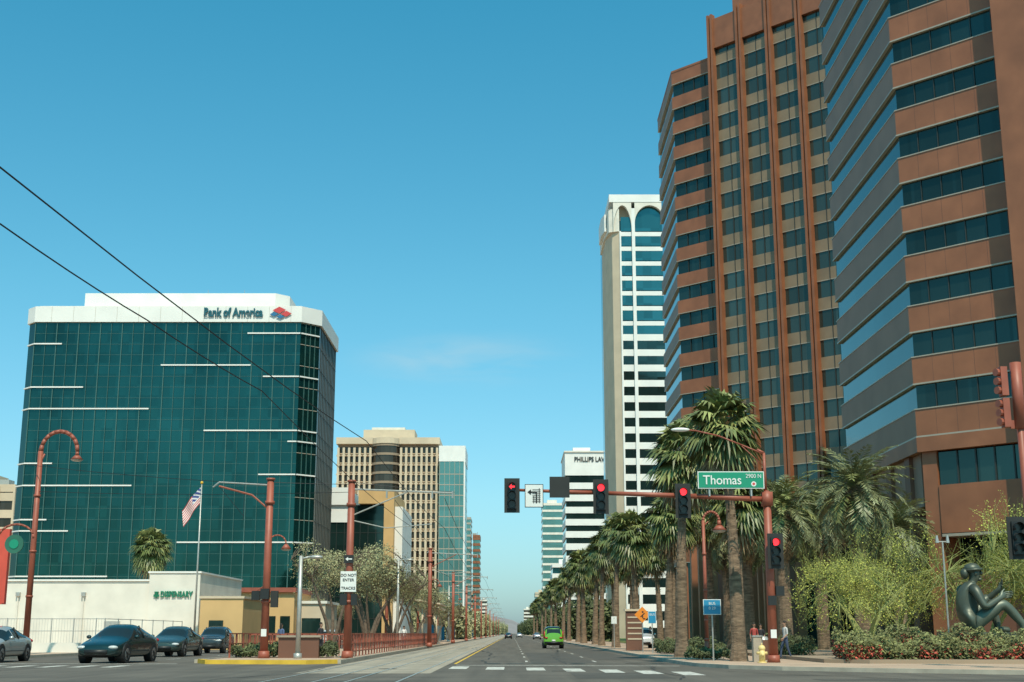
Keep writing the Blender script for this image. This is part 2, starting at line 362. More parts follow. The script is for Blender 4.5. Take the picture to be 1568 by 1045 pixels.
# ---------------------------------------------------------------- generic banded building
def banded(name,x0,x1,y0,y1,H,floor,sp,wall,glass,z0=0,parapet=1.5,piers=0,pw=.4,wallside=None):
    e=empty(name)
    b=MB(); b.box(x0+.25,x1-.25,y0+.25,y1-.25,0,H-parapet,glass); b.obj('glass_core',e)
    b=MB(); z=z0
    while z+sp<H-parapet:
        b.box(x0,x1,y0,y1,z,z+sp,wall); z+=floor
    b.box(x0,x1,y0,y1,H-parapet,H,wall)
    if piers:
        n=int((x1-x0)/piers)
        for i in range(n+1):
            X=x0+.1+(x1-x0-.2)*i/n; b.box(X-pw/2,X+pw/2,y0-.12,y0+.1,0,H-.3,wall)
        n=max(1,int((y1-y0)/piers))
        for s,xx in ((-1,x0),(1,x1)):
            for i in range(n+1):
                Y=y0+.3+(y1-y0-.6)*i/n; b.box(xx-.12,xx+.12,Y-pw/2,Y+pw/2,0,H-.3,wall)
    b.box(x0+3,x0+min(9,(x1-x0)*.6),y0+4,y0+9,H,H+2.2,wall); b.box(x1-5,x1-2.5,y0+3,y0+6,H,H+1.3,steel)
    b.obj('walls',e)
    return e
banded('office_building',-112,-99.6,262,280,30.5,3.4,1.6,tan,g_brown,piers=2.5)
# tan gridded hotel tower + green glass slab
def gridtower():
    e=empty('high_rise_tower')
    b=MB(); b.box(-66.9,-28.5,500.9,525,0,73,g_brown)
    cx,cy,r=-48.5,501,5.2
    arc=[(cx+r*math.cos(t),cy+r*math.sin(t)) for t in [math.pi+math.pi*i/10 for i in range(11)]]
    b.prism(arc,0,72,g_brown); b.obj('glass_core',e)
    b=MB(); z=3
    while z<72:
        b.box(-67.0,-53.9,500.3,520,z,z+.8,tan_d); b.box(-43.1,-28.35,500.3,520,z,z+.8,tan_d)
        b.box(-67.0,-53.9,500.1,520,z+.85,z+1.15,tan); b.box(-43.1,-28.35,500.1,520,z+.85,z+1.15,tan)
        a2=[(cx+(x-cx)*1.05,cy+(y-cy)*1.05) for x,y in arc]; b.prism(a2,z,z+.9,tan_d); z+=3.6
    for a,c,n in ((-67.2,-53.9,6),(-43.1,-28.3,7)):
        for i in range(n+1):
            X=a+.5+(c-a-1)*i/n; b.box(X-.42,X+.42,498.9,500.5,0,71,tan)
            for q in range(19): b.box(X-.75,X+.75,499.1,500.45,2.9+3.6*q,3.4+3.6*q,tan)
    for i in range(8): b.box(-28.35,-27.9,501+i*2.7,502+i*2.7,0,71,tan)
    b.box(-67.6,-53.6,498.6,524,72.4,74.9,tan); b.box(-43.3,-27.8,498.6,524,72.4,74.9,tan); b.box(-53.6,-43.3,500,524,71.6,75.4,tan)
    b.prism([(cx+(x-cx)*1.1,cy+(y-cy)*1.1) for x,y in arc],72.3,74.5,tan)
    b.box(-58,-38,506,520,75.4,79,tan); b.box(-55,-42,508,518,79,80.2,offw)
    b.obj('walls',e)
    e=empty('glass_office_tower')
    b=MB(); b.box(-27.6,-17.9,494,520,0,65,g_green); b.obj('glass_core',e)
    b=MB(); b.box(-27.75,-17.7,493.8,520.2,65,71,white)
    for z in range(4,64,4): b.box(-27.65,-17.85,493.93,520.05,z,z+.35,frame_l)
    for i in range(6): b.box(-27.5+i*1.9,-27.35+i*1.9,493.85,493.99,0,65,frame_l)
    b.box(-18.3,-17.72,493.7,494,0,65,white)
    b.obj('walls',e)
gridtower()
def arch():
    e=empty('glass_pavilion_building')
    b=MB(); b.box(-36.5,-24.3,251,275,0,25.3,g_black); b.obj('glass_core',e)
    b=MB()
    b.box(-40,-31.3,250.3,275,25.3,28.6,white); b.box(-36.4,-31.4,250.8,251,22.0,25.28,white)
    b.box(-29.2,-22.4,249,274,25.4,28,tanor); b.box(-24.3,-22.4,249,274,0,25.4,tanor); b.box(-22.38,-20.9,251,274,0,25.0,white)
    for i in range(1,8): b.box(-36.5+i*1.5,-36.42+i*1.5,250.9,251,0,22,frame_d)
    for z in (4,8,12,16,20): b.box(-36.5,-24.3,250.94,251,z,z+.08,frame_d)
    b.obj('frame',e)
arch()
banded('distant_office_building',-33.5,-26,830,860,73,3.8,1.2,frame_l,g_green)
banded('distant_office_building',-25.6,-20.8,860,880,64,3.8,1.6,brown,g_green)
banded('low_commercial_building',-52,-30,300,330,12,4,2.2,tan,g_brown)
banded('low_commercial_building',-48,-30,360,400,16,4,2.2,offw,g_black)
banded('low_commercial_building',-60,-30,600,640,22,4,2.2,tan,g_brown)
banded('distant_office_building',-44,-30,1100,1140,34,4,2,tan,g_brown)
banded('distant_office_building',-36,-28,1500,1540,38,4,2,offw,g_black)
banded('distant_office_building',20,40,1150,1190,36,4,2,tan,g_green)
banded('distant_office_building',14,30,1600,1640,30,4,2,offw,g_brown)
# ---------------------------------------------------------------- dispensary
def disp():
    e=empty('dispensary_building')
    b=MB()
    b.box(-75,-32.7,120,150,0,5.95,offw); b.box(-32.68,-28.1,119.6,138,0,6.65,offw)
    b.box(-75.2,-32.5,119.85,150.1,5.95,6.1,white)
    b.box(-32.8,-28.0,119.5,138.1,6.65,6.8,white)
    for X in (-44.5,-38.6): b.cyl((X,119.85,.2),(X,119.85,4.6),.06,.06,offw); b.box(X-.18,X+.18,119.7,119.98,4.6,4.95,steel)
    b.box(-36.6,-35.2,119.9,119.99,.15,2.4,steel)
    for y in (122,126,130,134): b.box(-28.1,-28.03,y,y+2.6,.4,3.2,g_black)
    b.box(-28.09,-26.6,121,137.5,3.6,3.9,tan); b.cyl((-26.8,121.3,0),(-26.8,121.3,3.6),.12,.12,tan); b.cyl((-26.8,129,0),(-26.8,129,3.6),.12,.12,tan); b.cyl((-26.8,137,0),(-26.8,137,3.6),.12,.12,tan)
    b.obj('walls',e)
    b=MB(); b.box(-32.2,-31.7,119.45,119.58,4.55,4.75,grntxt); b.cyl((-31.95,119.5,4.4),(-31.95,119.5,5.0),.05,.2,grntxt); b.obj('leaf_logo',e)
    text('DISPENSARY',(-30.15,119.5,4.75),.72,grntxt,e,'sign_lettering',.05,.72,bold=.02)
    e=empty('shop_building')
    b=MB(); b.box(-26.2,-22.6,112,122,0,4.2,tanor); b.box(-26.3,-22.5,111.9,122.1,4.2,4.4,tan); b.obj('walls',e)
    b=MB(); b.box(-25.4,-24.2,111.9,111.99,.2,2.4,g_black); b.obj('door',e)
    e=empty('shop_building')
    b=MB(); b.box(-31,-24.2,148,160,0,5.8,tanor); b.box(-31.3,-24,147.6,160.2,5.8,6.3,redp); b.box(-24.19,-21,150,160,0,4.6,tan); b.box(-24.1,-20.8,149.8,160.2,4.6,4.9,offw); b.obj('walls',e)
    b=MB()
    for i in range(4): b.box(-30.5+i*1.6,-29.4+i*1.6,147.95,147.99,.6,3.2,g_black)
    b.box(-23.6,-21.5,149.94,149.99,.3,3.0,g_black); b.obj('windows',e)
disp()
# ---------------------------------------------------------------- right side towers
def white_tower():
    e=empty('white_office_tower')
    fp=lambda o:[(24.3+o,324+0),(26.5+o*.3,315+o),(52,315+o),(52,350),(24.3+o,350)]
    b=MB(); b.prism(fp(.35),0,103,[offw,g_dark,g_dark,g_dark,g_dark]); b.obj('glass_core',e)
    b=MB(); z=2.6
    while z<100:
        sp=1.65 if z<73 else 1.1
        b.prism([(27.0,314.98),(52,314.98),(52,340),(27.0,340)],z,z+sp,white); z+=3.85
    b.prism([(24.0,322),(25.2,316),(26.6,315),(26.99,314.7),(26.99,335),(24.0,335)],0,100,tan)
    b.prism([(23.6,323),(24.4,315.5),(26.6,314.6),(26.99,314.6),(26.99,336),(23.6,336)],100,106,offw)
    b.prism([(22.9,322),(23.5,318),(23.98,318),(23.98,330),(22.9,330)],101,105.5,white)
    b.box(30.1,30.9,314.3,314.97,0,106,white)
    b.box(26.99,27.4,314.3,314.97,0,100,white)
    b.prism([(24.5,314.2),(53,314.2),(53,352),(24.5,352)],107.6,109.6,white)
    def archplate(xa,xb,z0,z1,y):
        n=14; cxx=(xa+xb)/2; rr=(xb-xa)/2
        for k in range(n):
            t0=math.pi*(1-k/n);t1=math.pi*(1-(k+1)/n)
            p0=(cxx+rr*math.cos(t0),z0+(z1-z0-.8)*math.sin(t0)); p1=(cxx+rr*math.cos(t1),z0+(z1-z0-.8)*math.sin(t1))
            b.add([(p0[0],y,p0[1]),(p1[0],y,p1[1]),(p1[0],y,z1),(p0[0],y,z1),(p0[0],y+1.2,p0[1]),(p1[0],y+1.2,p1[1])],[[0,1,2,3],[0,4,5,1]],offw)
    archplate(30.9,38.5,102,107.6,314.3); archplate(38.5,46,102,107.6,314.3)
    archplate(25.5,30.1,100,107.6,314.3)
    b.prism([(26.99,317),(30.1,317),(30.1,335),(26.99,335)],99,107.6,tan)
    b.prism([(30.9,315.6),(52,315.6),(52,335),(30.9,335)],100,107.6,g_teal)
    b.obj('walls',e)
    e2=MB()
    z=0
    while z<103:
        e2.box(27.4,52,315.05,315.2,z+.1,z+3.8,g_teal if z>73 else g_dark); z+=3.85  # upper floors go teal: reflection painted in as glass colour
    e2.obj('window_bands',e)
white_tower()
def law():
    e=banded('law_office_building',18.3,50,450,480,62.5,4.15,2.2,white,g_dark,parapet=8)
    text('PHILLIPS LAW GROUP',(21.5,449.8,60),2.3,frame_d,e,'sign_lettering',.05,.8,bold=.05,left=True)
    b=MB(); b.box(18.0,50,449.6,480.3,62.5,63,offw); b.obj('cornice',e)
law()
banded('glass_office_building',18.5,45,800,830,79,4.6,1.3,offw,g_green)
banded('low_commercial_building',17,40,560,590,30,4,2,white,g_teal)
def far_tower():
    e=empty('granite_office_tower')
    F=3.95; q=.7071
    A=(24.1,184.0)
    def fp(o): return [(24.1-o,203),(24.1-o,184-o*.41),(51-o*.41,157.1-o),(80,157.1-o),(80,203)]
    b=MB(); b.prism(fp(-.25),0,82,[g_west,g_dark,g_dark,g_dark,g_dark]); b.obj('glass_core',e)
    b=MB(); z=84-1.9
    tops=[]
    while z>10:
        b.prism(fp(0),z,z+1.9,[shadesp,brown,brown,brown,brown]); tops.append(z)
        b.prism(fp(.04),z-.1,z-.002,frame_l); z-=F
    b.prism(fp(.05),83.98,84.3,brown)
    def bay(o0,o1,s0,s1): 
        P=lambda s,o:(A[0]+s-q*o,A[1]-s-q*o)
        return [P(s0,o1),P(s1,o1),P(s1,o0),P(s0,o0)]
    b.prism(bay(-1,1.0,5.7,27),0,84.5,[g_bay]*4,top=brown)
    for zt in tops: 
        b.prism(bay(-1,1.08,5.72,26.98),zt+.05,zt+1.65,beigesp)
        b.prism(bay(-1,1.12,5.73,26.97),zt-.06,zt+.045,frame_l)
    for i in range(7):
        s=5.72+i*3.5
        b.prism(bay(1.0,1.85,s,s+.24),0,89.9,brown); b.prism(bay(1.0,1.6,s+.26,s+.40),0,89.6,brown_d); b.prism(bay(1.0,1.85,s+.42,s+.66),0,89.9,brown)
        b.prism(bay(1.0,1.13,s+2.05,s+2.11),0,84.5,frame_d)
    b.prism(bay(-8,1.5,5.6,27.2),84.6,89.2,brown)
    b.prism(bay(-7,0.9,8.6,26),89.2,92.0,brown)
    b.obj('walls',e)
    b=MB()
    for k in range(1,4): b.prism(bay(-.2,-.1,k*1.4,k*1.4+.04),8,84,frame_d)
    b.obj('mullions',e)
    b=MB(); b.box(26.5,60,165,203,0,12,brown_d)
    for i in range(6): b.box(24.0,25.3,163+i*7,164.3+i*7,0,14,brown)
    b.obj('base',e)
far_tower()
def near_tower():
    e=empty('granite_office_tower')
    F=3.95;q=.7071
    def fp(o): return [(30.0-o,117.4+o),(30.0-o,96-o*.41),(44-o*.41,82-o),(80,82-o),(80,117.4+o)]
    b=MB(); b.prism(fp(-.22),15.2,98,[g_west,g_dark,g_dark,g_dark,g_dark]); b.obj('glass_core',e)
    b=MB(); z=15.6; 
    A=(30.0,96.0)
    def bay(o0,o1,s0,s1):
        P=lambda s,o:(A[0]+s-q*o,A[1]-s-q*o)
        return [P(s0,o1),P(s1,o1),P(s1,o0),P(s0,o0)]
    while z<98:
        h=1.95
        b.prism(fp(0),z,z+h,[shadesp,brown,brown,brown,brown])
        b.prism(fp(.05),z-.12,z-.003,frame_l); b.prism(fp(.05),z+h+.003,z+h+.09,frame_l)
        for k in range(1,5): b.prism(bay(-.1,.004,k*1.15,k*1.15+.025),z+.01,z+h-.01,brown_d)
        z+=F
    b.prism(fp(.06),14.4,15.48,brown)
    b.prism(bay(-.5,1.6,6.35,8.9),0,100,brown); b.prism(bay(-.5,1.6,10.8,13.6),0,100,brown)
    b.obj('walls',e)
    b=MB()
    for k in range(1,6): b.prism(bay(-.2,-.14,k*1.15,k*1.15+.05),15,98,frame_d)
    b.obj('mullions',e)
    b=MB()
    b.prism([(33,116),(33,98),(46,85),(80,85),(80,116)],0,14.4,[g_black,g_dark,g_dark,brown,brown])
    b.prism(bay(-3,-.3,.1,.9),0,14.4,brown)
    b.prism(bay(-2.5,-.5,.95,6.3),11.9,14.3,g_dark)
    for k in range(1,5): b.prism(bay(-.49,-.4,.95+k*1.0,1.02+k*1.0),11.9,14.3,frame_d)
    b.prism(bay(-2.5,-.2,.95,6.33),8.4,11.88,brown); b.prism(bay(-2.5,-.16,.97,6.31),8.15,8.35,frame_l)
    b.prism(bay(-2.5,-.3,.95,6.33),0,5.6,brown_d)
    for y in (99,104,109,114): b.box(30.2,31.6,y,y+1.3,0,14.4,brown_d)
    b.box(30.5,33,97,117,10.5,14.38,shadesp)
    b.obj('base',e)
    e=empty('podium_building')
    b=MB(); b.box(26,70,124,150,0,13,brown_d); b.box(25.6,70,123.6,150.3,9.6,11.2,brown); b.box(25.7,70,123.7,150.2,13,14,brown)
    for i in range(8): b.box(25.5,26.0,124.5+i*3.2,125.3+i*3.2,0,9.6,brown)
    for i in range(10): b.box(26.5+i*3.2,27.3+i*3.2,123.5,123.99,0,9.6,brown)
    b.obj('walls',e)
    b=MB(); b.box(26.6,70,123.92,123.98,.5,9,g_black); b.obj('windows',e)
near_tower()
# ---------------------------------------------------------------- vegetation
def basis(d):
    d=Vector(d).normalized(); s=d.cross(Vector((0,0,1)))
    if s.length<.05: s=Vector((1,0,0))
    s.normalize(); return d,s,s.cross(d).normalized()
def fan_palm(h,seed,cr=1.0,skirt=1.0):
    r=random.Random(seed); b=MB()
    n=14; pts=[]; bx,by=r.uniform(-.4,.4),r.uniform(-.4,.4)
    for i in range(n+1):
        t=i/n; pts.append(Vector((bx*t*t,by*t*t,h*t)))
    rr=[.34-.13*min(1,t/n*1.6)+r.uniform(-.012,.012) for t in range(n+1)]; rr[0]=.42
    b.tube(pts,rr,palmbark,12)
    top=pts[-1]
    for i in range(110):
        t=r.uniform(.3,1.0); a=r.uniform(0,6.28); p=Vector((bx*t*t,by*t*t,h*t)); d=Vector((math.cos(a),math.sin(a),.7)).normalized()
        b.cyl(p+d*.12,p+d*r.uniform(.26,.40),.04,.025,palmbark,4)
    N=92
    for i in range(N):
        u=(i+.5)/N
        el=rad(82-155*u**.85+r.uniform(-9,9)); az=i*2.39996+r.uniform(-.25,.25)
        d=Vector((math.cos(az)*math.cos(el),math.sin(az)*math.cos(el),math.sin(el)))
        dead=el<rad(-55); mt=lf_dead if dead else (lf_fan_y if r.random()<.42 else lf_fan)
        pl=r.uniform(.65,1.1)*cr
        st=top+Vector((0,0,-.5*u*1.3+.2)); c=st+d*pl; c.z-= .12*pl
        b.cyl(st,c,.028,.018,lf_fan_y if not dead else mt,3,False)
        d,s,up=basis(d-Vector((0,0,.25)))
        segs=15; LL=r.uniform(.9,1.2)*cr
        roll=r.uniform(-.5,.5); s2=s*math.cos(roll)+up*math.sin(roll)
        for k in range(segs):
            a=(k/(segs-1)-.5)*rad(195); dr=d*math.cos(a)+s2*math.sin(a)
            l=LL*(.74+.26*math.cos(a))*r.uniform(.85,1.08); wv=d.cross(s2).cross(dr).normalized()*.075*cr
            m=c+dr*l*.55; tip=c+dr*l; tip.z-=l*r.uniform(.2,.6); m.z-=l*.03
            b.add([c,m-wv,tip,m+wv],[[0,1,2,3]],mt)
    for i in range(int(26*skirt)):
        az=r.uniform(0,6.28); st=top+Vector((math.cos(az)*.15,math.sin(az)*.15,-.5-r.uniform(0,.7)))
        c=st+Vector((math.cos(az)*.35,math.sin(az)*.35,-.35))
        for k in range(8):
            a=az+r.uniform(-.6,.6); e2=c+Vector((math.cos(a)*r.uniform(.05,.3),math.sin(a)*r.uniform(.05,.3),-r.uniform(.5,1.0)))
            wv=Vector((-math.sin(a),math.cos(a),0))*.04; m=(c+e2)/2
            b.add([c,m-wv,e2,m+wv],[[0,1,2,3]],lf_dead)
    return b.mesh('fan_palm')
def date_palm(h,seed,fl=2.9):
    r=random.Random(seed); b=MB()
    n=10; pts=[Vector((0,0,h*i/n)) for i in range(n+1)]
    b.tube(pts,[.42-.08*i/n+r.uniform(-.02,.02) for i in range(n+1)],palmbark,12); top=pts[-1]
    b.ell((0,0,h-.15),(.6,.6,.75),palmbark,12,8)
    N=84
    for i in range(N):
        u=(i+.5)/N; el=rad(80-105*u+r.uniform(-8,8)); az=i*2.39996+r.uniform(-.2,.2)
        hd=Vector((math.cos(az),math.sin(az),0)); Lf=fl*r.uniform(.85,1.1); S=10
        p=top+Vector((0,0,.3-.6*u)); e=el; prev=p; mt=lf_dead if (u>.95) else (lf_date if r.random()<.75 else lf_fan_y)
        for k in range(S):
            nx=prev+(hd*math.cos(e)+Vector((0,0,math.sin(e))))*Lf/S; e-=rad(7+6*u)
            b.cyl(prev,nx,.03*(1-k/S)+.008,.03*(1-(k+1)/S)+.008,mt,3,False)
            dr=(nx-prev).normalized(); sd=dr.cross(Vector((0,0,1)));
            if sd.length<.05: sd=Vector((-hd.y,hd.x,0))
            sd.normalize()
            if k>0:
                for q in (.0,.33,.66):
                    for sg in (-1,1):
                        base=prev.lerp(nx,q); ll=.66*math.sin(math.pi*min(1,(k+1.2)/(S+.8)))**.6*r.uniform(.8,1.15)
                        dd=(sd*sg*.8+dr*.75+Vector((0,0,r.uniform(-.25,.35)))).normalized(); tip=base+dd*ll; tip.z-=ll*.15
                        wv=dr*.05; m=base.lerp(tip,.45)
                        b.add([base,m-wv,tip,m+wv],[[0,1,2,3]],mt)
            prev=nx
    return b.mesh('date_palm')
def tree(seed,h,cz,rx,rz,ntips=170,per=34,ls=.11,tr=.5,barkm=bark,leaf=lf_mes,stems=3,tw=.02,up=0):
    r=random.Random(seed); b=MB(); nodes=[]
    for s in range(stems):
        a=s*6.28/stems+r.uniform(-.5,.5); p=Vector((r.uniform(-.1,.1),r.uniform(-.1,.1),0)); d=Vector((math.cos(a)*.28,math.sin(a)*.28,1)).normalized(); rr=.16 if stems>1 else .24
        segs=5; L0=(cz-rz*.35)/segs
        for k in range(segs):
            q=p+d*L0*r.uniform(.9,1.1); r1=rr*.86; b.cyl(p,q,rr,r1,barkm,8,False); p=q; rr=r1
            d=(d+Vector((r.uniform(-.16,.16)+math.cos(a)*.08,r.uniform(-.16,.16)+math.sin(a)*.08,.05))).normalized()
        for k in range(5):
            aa=a+r.uniform(-1.3,1.3); dd=Vector((math.cos(aa)*r.uniform(.5,1.1),math.sin(aa)*r.uniform(.5,1.1),r.uniform(.35,1.1))).normalized()
            L1=rx*r.uniform(.35,.6); q=p; rr2=rr*.7
            for j in range(3):
                q2=q+dd*L1/3*1.3; b.cyl(q,q2,rr2,rr2*.72,barkm,6,False); rr2*=.72; q=q2; nodes.append((q.copy(),rr2))
                dd=(dd+Vector((r.uniform(-.25,.25),r.uniform(-.25,.25),r.uniform(-.1,.2)))).normalized()
    lobes=[(Vector((r.uniform(-.6,.6)*rx,r.uniform(-.6,.6)*rx,cz+r.uniform(-.45,.5)*rz)),r.uniform(.36,.62)) for _ in range(9)]
    for i in range(ntips):
        c,s=r.choice(lobes); v=Vector((r.gauss(0,1),r.gauss(0,1),r.gauss(0,1))).normalized()*r.uniform(.5,1)**.5
        t=c+Vector((v.x*rx*s,v.y*rx*s,v.z*rz*s))
        if t.z<cz-rz*.95: t.z=cz-rz*.8
        nd,nr=min(nodes,key=lambda q:(q[0]-t).length)
        mid=nd.lerp(t,.5)+Vector((r.uniform(-.15,.15),r.uniform(-.15,.15),r.uniform(0,.25)))
        b.cyl(nd,mid,tw*1.4,tw,barkm,4,False); b.cyl(mid,t,tw,tw*.4,barkm,4,False)
        if up:
            for k in range(2):
                e3=t+Vector((r.gauss(0,.3),r.gauss(0,.3),r.uniform(.3,.9))); b.cyl(t,e3,tw*.5,tw*.25,barkm,3,False)
                for k2 in range(5):
                    p=t.lerp(e3,r.random())+Vector((r.gauss(0,.05),r.gauss(0,.05),0)); d1=Vector((r.uniform(-1,1),r.uniform(-1,1),1)).normalized(); wv=d1.orthogonal().normalized()*ls*.25
                    b.add([p-d1*ls*.4,p-wv,p+d1*ls*.4,p+wv],[[0,1,2,3]],leaf)
        for k in range(per):
            f=r.random(); base=mid.lerp(t,f) if k%3 else t
            o=Vector((r.gauss(0,1),r.gauss(0,1),r.gauss(0,.75)+up))*tr*.5; p=base+o
            l=ls*r.uniform(.6,1.5); d1=Vector((r.uniform(-1,1),r.uniform(-1,1),r.uniform(-.8,.8)+up)).normalized(); d2=d1.orthogonal().normalized(); wv=d2*l*.32
            b.add([p-d1*l*.5,p-wv,p+d1*l*.5,p+wv],[[0,1,2,3]],leaf)
    return b.mesh('tree')
fp=[fan_palm(10.5,1,1.12),fan_palm(9.2,2,1.12),fan_palm(8.6,3,1.1,1.4),fan_palm(9.8,4,1.15,.8)]
row=[(10.0,59.2,0,1.0),(8.75,69,3,1.06),(12.6,74,2,1.0),(10.3,88,1,.98),(9.4,101,2,1.02),(9.0,116,3,1.0),(8.9,133,0,.93),(9.2,148,1,1.05),(8.9,166,2,1.12),(9.3,188,3,1.05),(9,212,0,1.0),(9.2,240,1,1.1),(9,275,2,1.2),(9.2,315,3,1.1),(9,360,0,1.05),(9.2,410,1,1.2),(9,480,2,1.3),(9.2,560,3,1.2),
     (13.8,92,3,1.0),(13.2,108,0,.9),(14.2,128,1,1.0),(13.5,150,2,1.1),(13.8,180,3,1.05),(14,215,1,1.1),(14,260,2,1.1)]
for i,(x,y,k,s) in enumerate(row):
    inst('fan_palm_tree',fp[k],(x,y,.14),i*1.7,s)
inst('fan_palm_tree',fp[2],(-41.2,152,.1),.4,1.28)
dp=[date_palm(8.4,11,3.4),date_palm(7.8,12,3.2)]
for i,(x,y,k,s) in enumerate([(19.7,75,0,1.06),(17.2,84,1,1.1),(21.4,92,0,1.05),(15.6,96,1,1.08),(24.5,84,1,.95),(18.6,106,0,1.05),(15.6,88,0,1.0)]):
    inst('date_palm_tree',dp[k],(x,y,.2),i*1.3,s)
mt=[tree(21,8.5,6.2,2.9,2.7,ntips=210),tree(22,8,5.8,3.0,2.5,ntips=220),tree(23,7.5,5.4,2.6,2.3,ntips=190)]
for i,(x,y,k,s) in enumerate([(-14.0,104,0,1.08),(-12.1,112,1,1.14),(-10.4,116,2,1.05),(-11.6,128,0,1.05),(-10.2,140,1,.98),(-13.2,124,2,1.15),(-10.4,160,0,.9),(-10.4,185,1,.9),(-10.6,225,2,.95)]):
    inst('mesquite_tree',mt[k],(x,y,.15),i*2.1,s)
for i,(x,y,k,s) in enumerate([(-29.5,170,1,.9),(-29.5,195,0,.9),(-30,235,2,1.0)]): inst('street_tree',mt[k],(x,y,.15),i*1.1,s)
pv=[tree(31,6,4.0,3.5,3.1,ntips=320,per=24,ls=.075,tr=.46,barkm=pv_bark,leaf=lf_pv,stems=4,tw=.02,up=.25),
    tree(32,5,3.2,3.3,2.4,ntips=260,per=22,ls=.075,tr=.46,barkm=pv_bark,leaf=lf_pv,stems=4,tw=.02,up=.2)]
for i,(x,y,k,s) in enumerate([(16.8,63.5,1,.96),(19.8,69,0,.92),(23.2,65,0,1.04),(26.4,64,0,1.08)]):
    inst('palo_verde_tree',pv[k],(x,y,.25),i*1.9,s)
def shrubs(name,regs,seed,leaf,red,n,ls):
    r=random.Random(seed); b=MB()
    for (x0,x1,y0,y1,h) in regs:
        m=int(n*(x1-x0)*(y1-y0))
        for i in range(m):
            x=r.uniform(x0,x1);y=r.uniform(y0,y1)
            hh=h*(.72+.18*math.sin(x*1.9+y)+.16*math.sin(x*4.7+1+y*2)+.1*math.sin(x*9.1))
            z=.2+hh*r.random()**.6
            l=ls*r.uniform(.6,1.5); d1=Vector((r.uniform(-1,1),r.uniform(-1,1),r.uniform(-.4,1))).normalized(); wv=d1.orthogonal().normalized()*l*.35; p=Vector((x,y,z))
            isr=r.random()<red*(1.0 if (math.sin(x*2.3)+math.sin(x*.9+2))>-.3 else .15) and z<.2+hh*.75
            b.add([p-d1*l*.5,p-wv,p+d1*l*.5,p+wv],[[0,1,2,3]],lf_red if isr else leaf)
    return b.obj(name)
shrubs('flowering_hedge',[(13.7,27,55.0,57.2,1.05),(14,27,57.2,59.0,1.45)],5,lf_hedge,.5,850,.12)
shrubs('low_shrubs',[(9.4,11.2,70,74,.9),(9,11.0,80,86,.8),(13.2,15,66,70,1.1),(-14.2,-9,67,70,.7),(8.2,10.2,62,64,.6)],6,lf_dk,.0,500,.12)
shrubs('distant_tree_line',[(11,15.5,200,215,6),(11,16,260,280,7),(10.5,15,340,370,8),(10,15,450,480,9),(10,14.5,600,640,9),(9.5,14,800,850,9),(9,20,1000,1030,10),(9,24,1400,1430,12),(8,40,2000,2030,14)],8,lf_dk,0,55,.7)
shrubs('distant_tree_line',[(-34,-28,260,290,7),(-15,-9,260,300,6),(-15,-9,380,420,7),(-34,-28,380,430,8),(-15,-9,520,580,8),(-34,-28,560,620,9),(-30,-16,750,800,10),(-30,-9,1000,1030,10),(-36,-8,1400,1430,12),(-60,-6,2000,2030,14)],9,lf_mes,0,40,.7)
# ---------------------------------------------------------------- traffic signals and masts
def disc(b,c,r,mat,n=14,y=0):
    b.add([(c[0]+r*math.cos(6.2832*i/n),c[1],c[2]+r*math.sin(6.2832*i/n)) for i in range(n)],[list(range(n))],mat)
def signal(b,x,y,z,lit=0,arrow=False,housing=black,plate=True):
    """three-lens head facing -Y, centre at x,y,z"""
    if plate: b.box(x-.33,x+.33,y-.005,y+.03,z-.74,z+.74,blackm)
    b.box(x-.19,x+.19,y+.03,y+.22,z-.56,z+.56,housing); b.box(x-.2,x+.2,y-.10,y-.005,z-.57,z+.57,black)
    for i in range(3):
        zz=z+.37-.37*i
        on=(i==0 and lit)
        n=12
        for k in range(n-3):
            t0=math.pi*(-.22)+ (math.pi*1.44)*k/(n-3); t1=math.pi*(-.22)+(math.pi*1.44)*(k+1)/(n-3)
            p=lambda t,yy,rr=.165:(x+rr*math.cos(t),yy,zz+rr*math.sin(t))
            b.add([p(t0,y-.1),p(t1,y-.1),p(t1,y-.34),p(t0,y-.34)],[[0,1,2,3]],black)
        if arrow and on:
            disc(b,(x,y-.104,zz),.15,lensoff); yy=y-.11
            b.face([(x-.13,yy,zz),(x-.02,yy,zz-.11),(x-.02,yy,zz+.11)],redlit); b.face([(x-.03,yy,zz-.035),(x+.12,yy,zz-.035),(x+.12,yy,zz+.035),(x-.03,yy,zz+.035)],redlit)
        else: disc(b,(x,y-.104,zz),.15,redlit if on else lensoff)
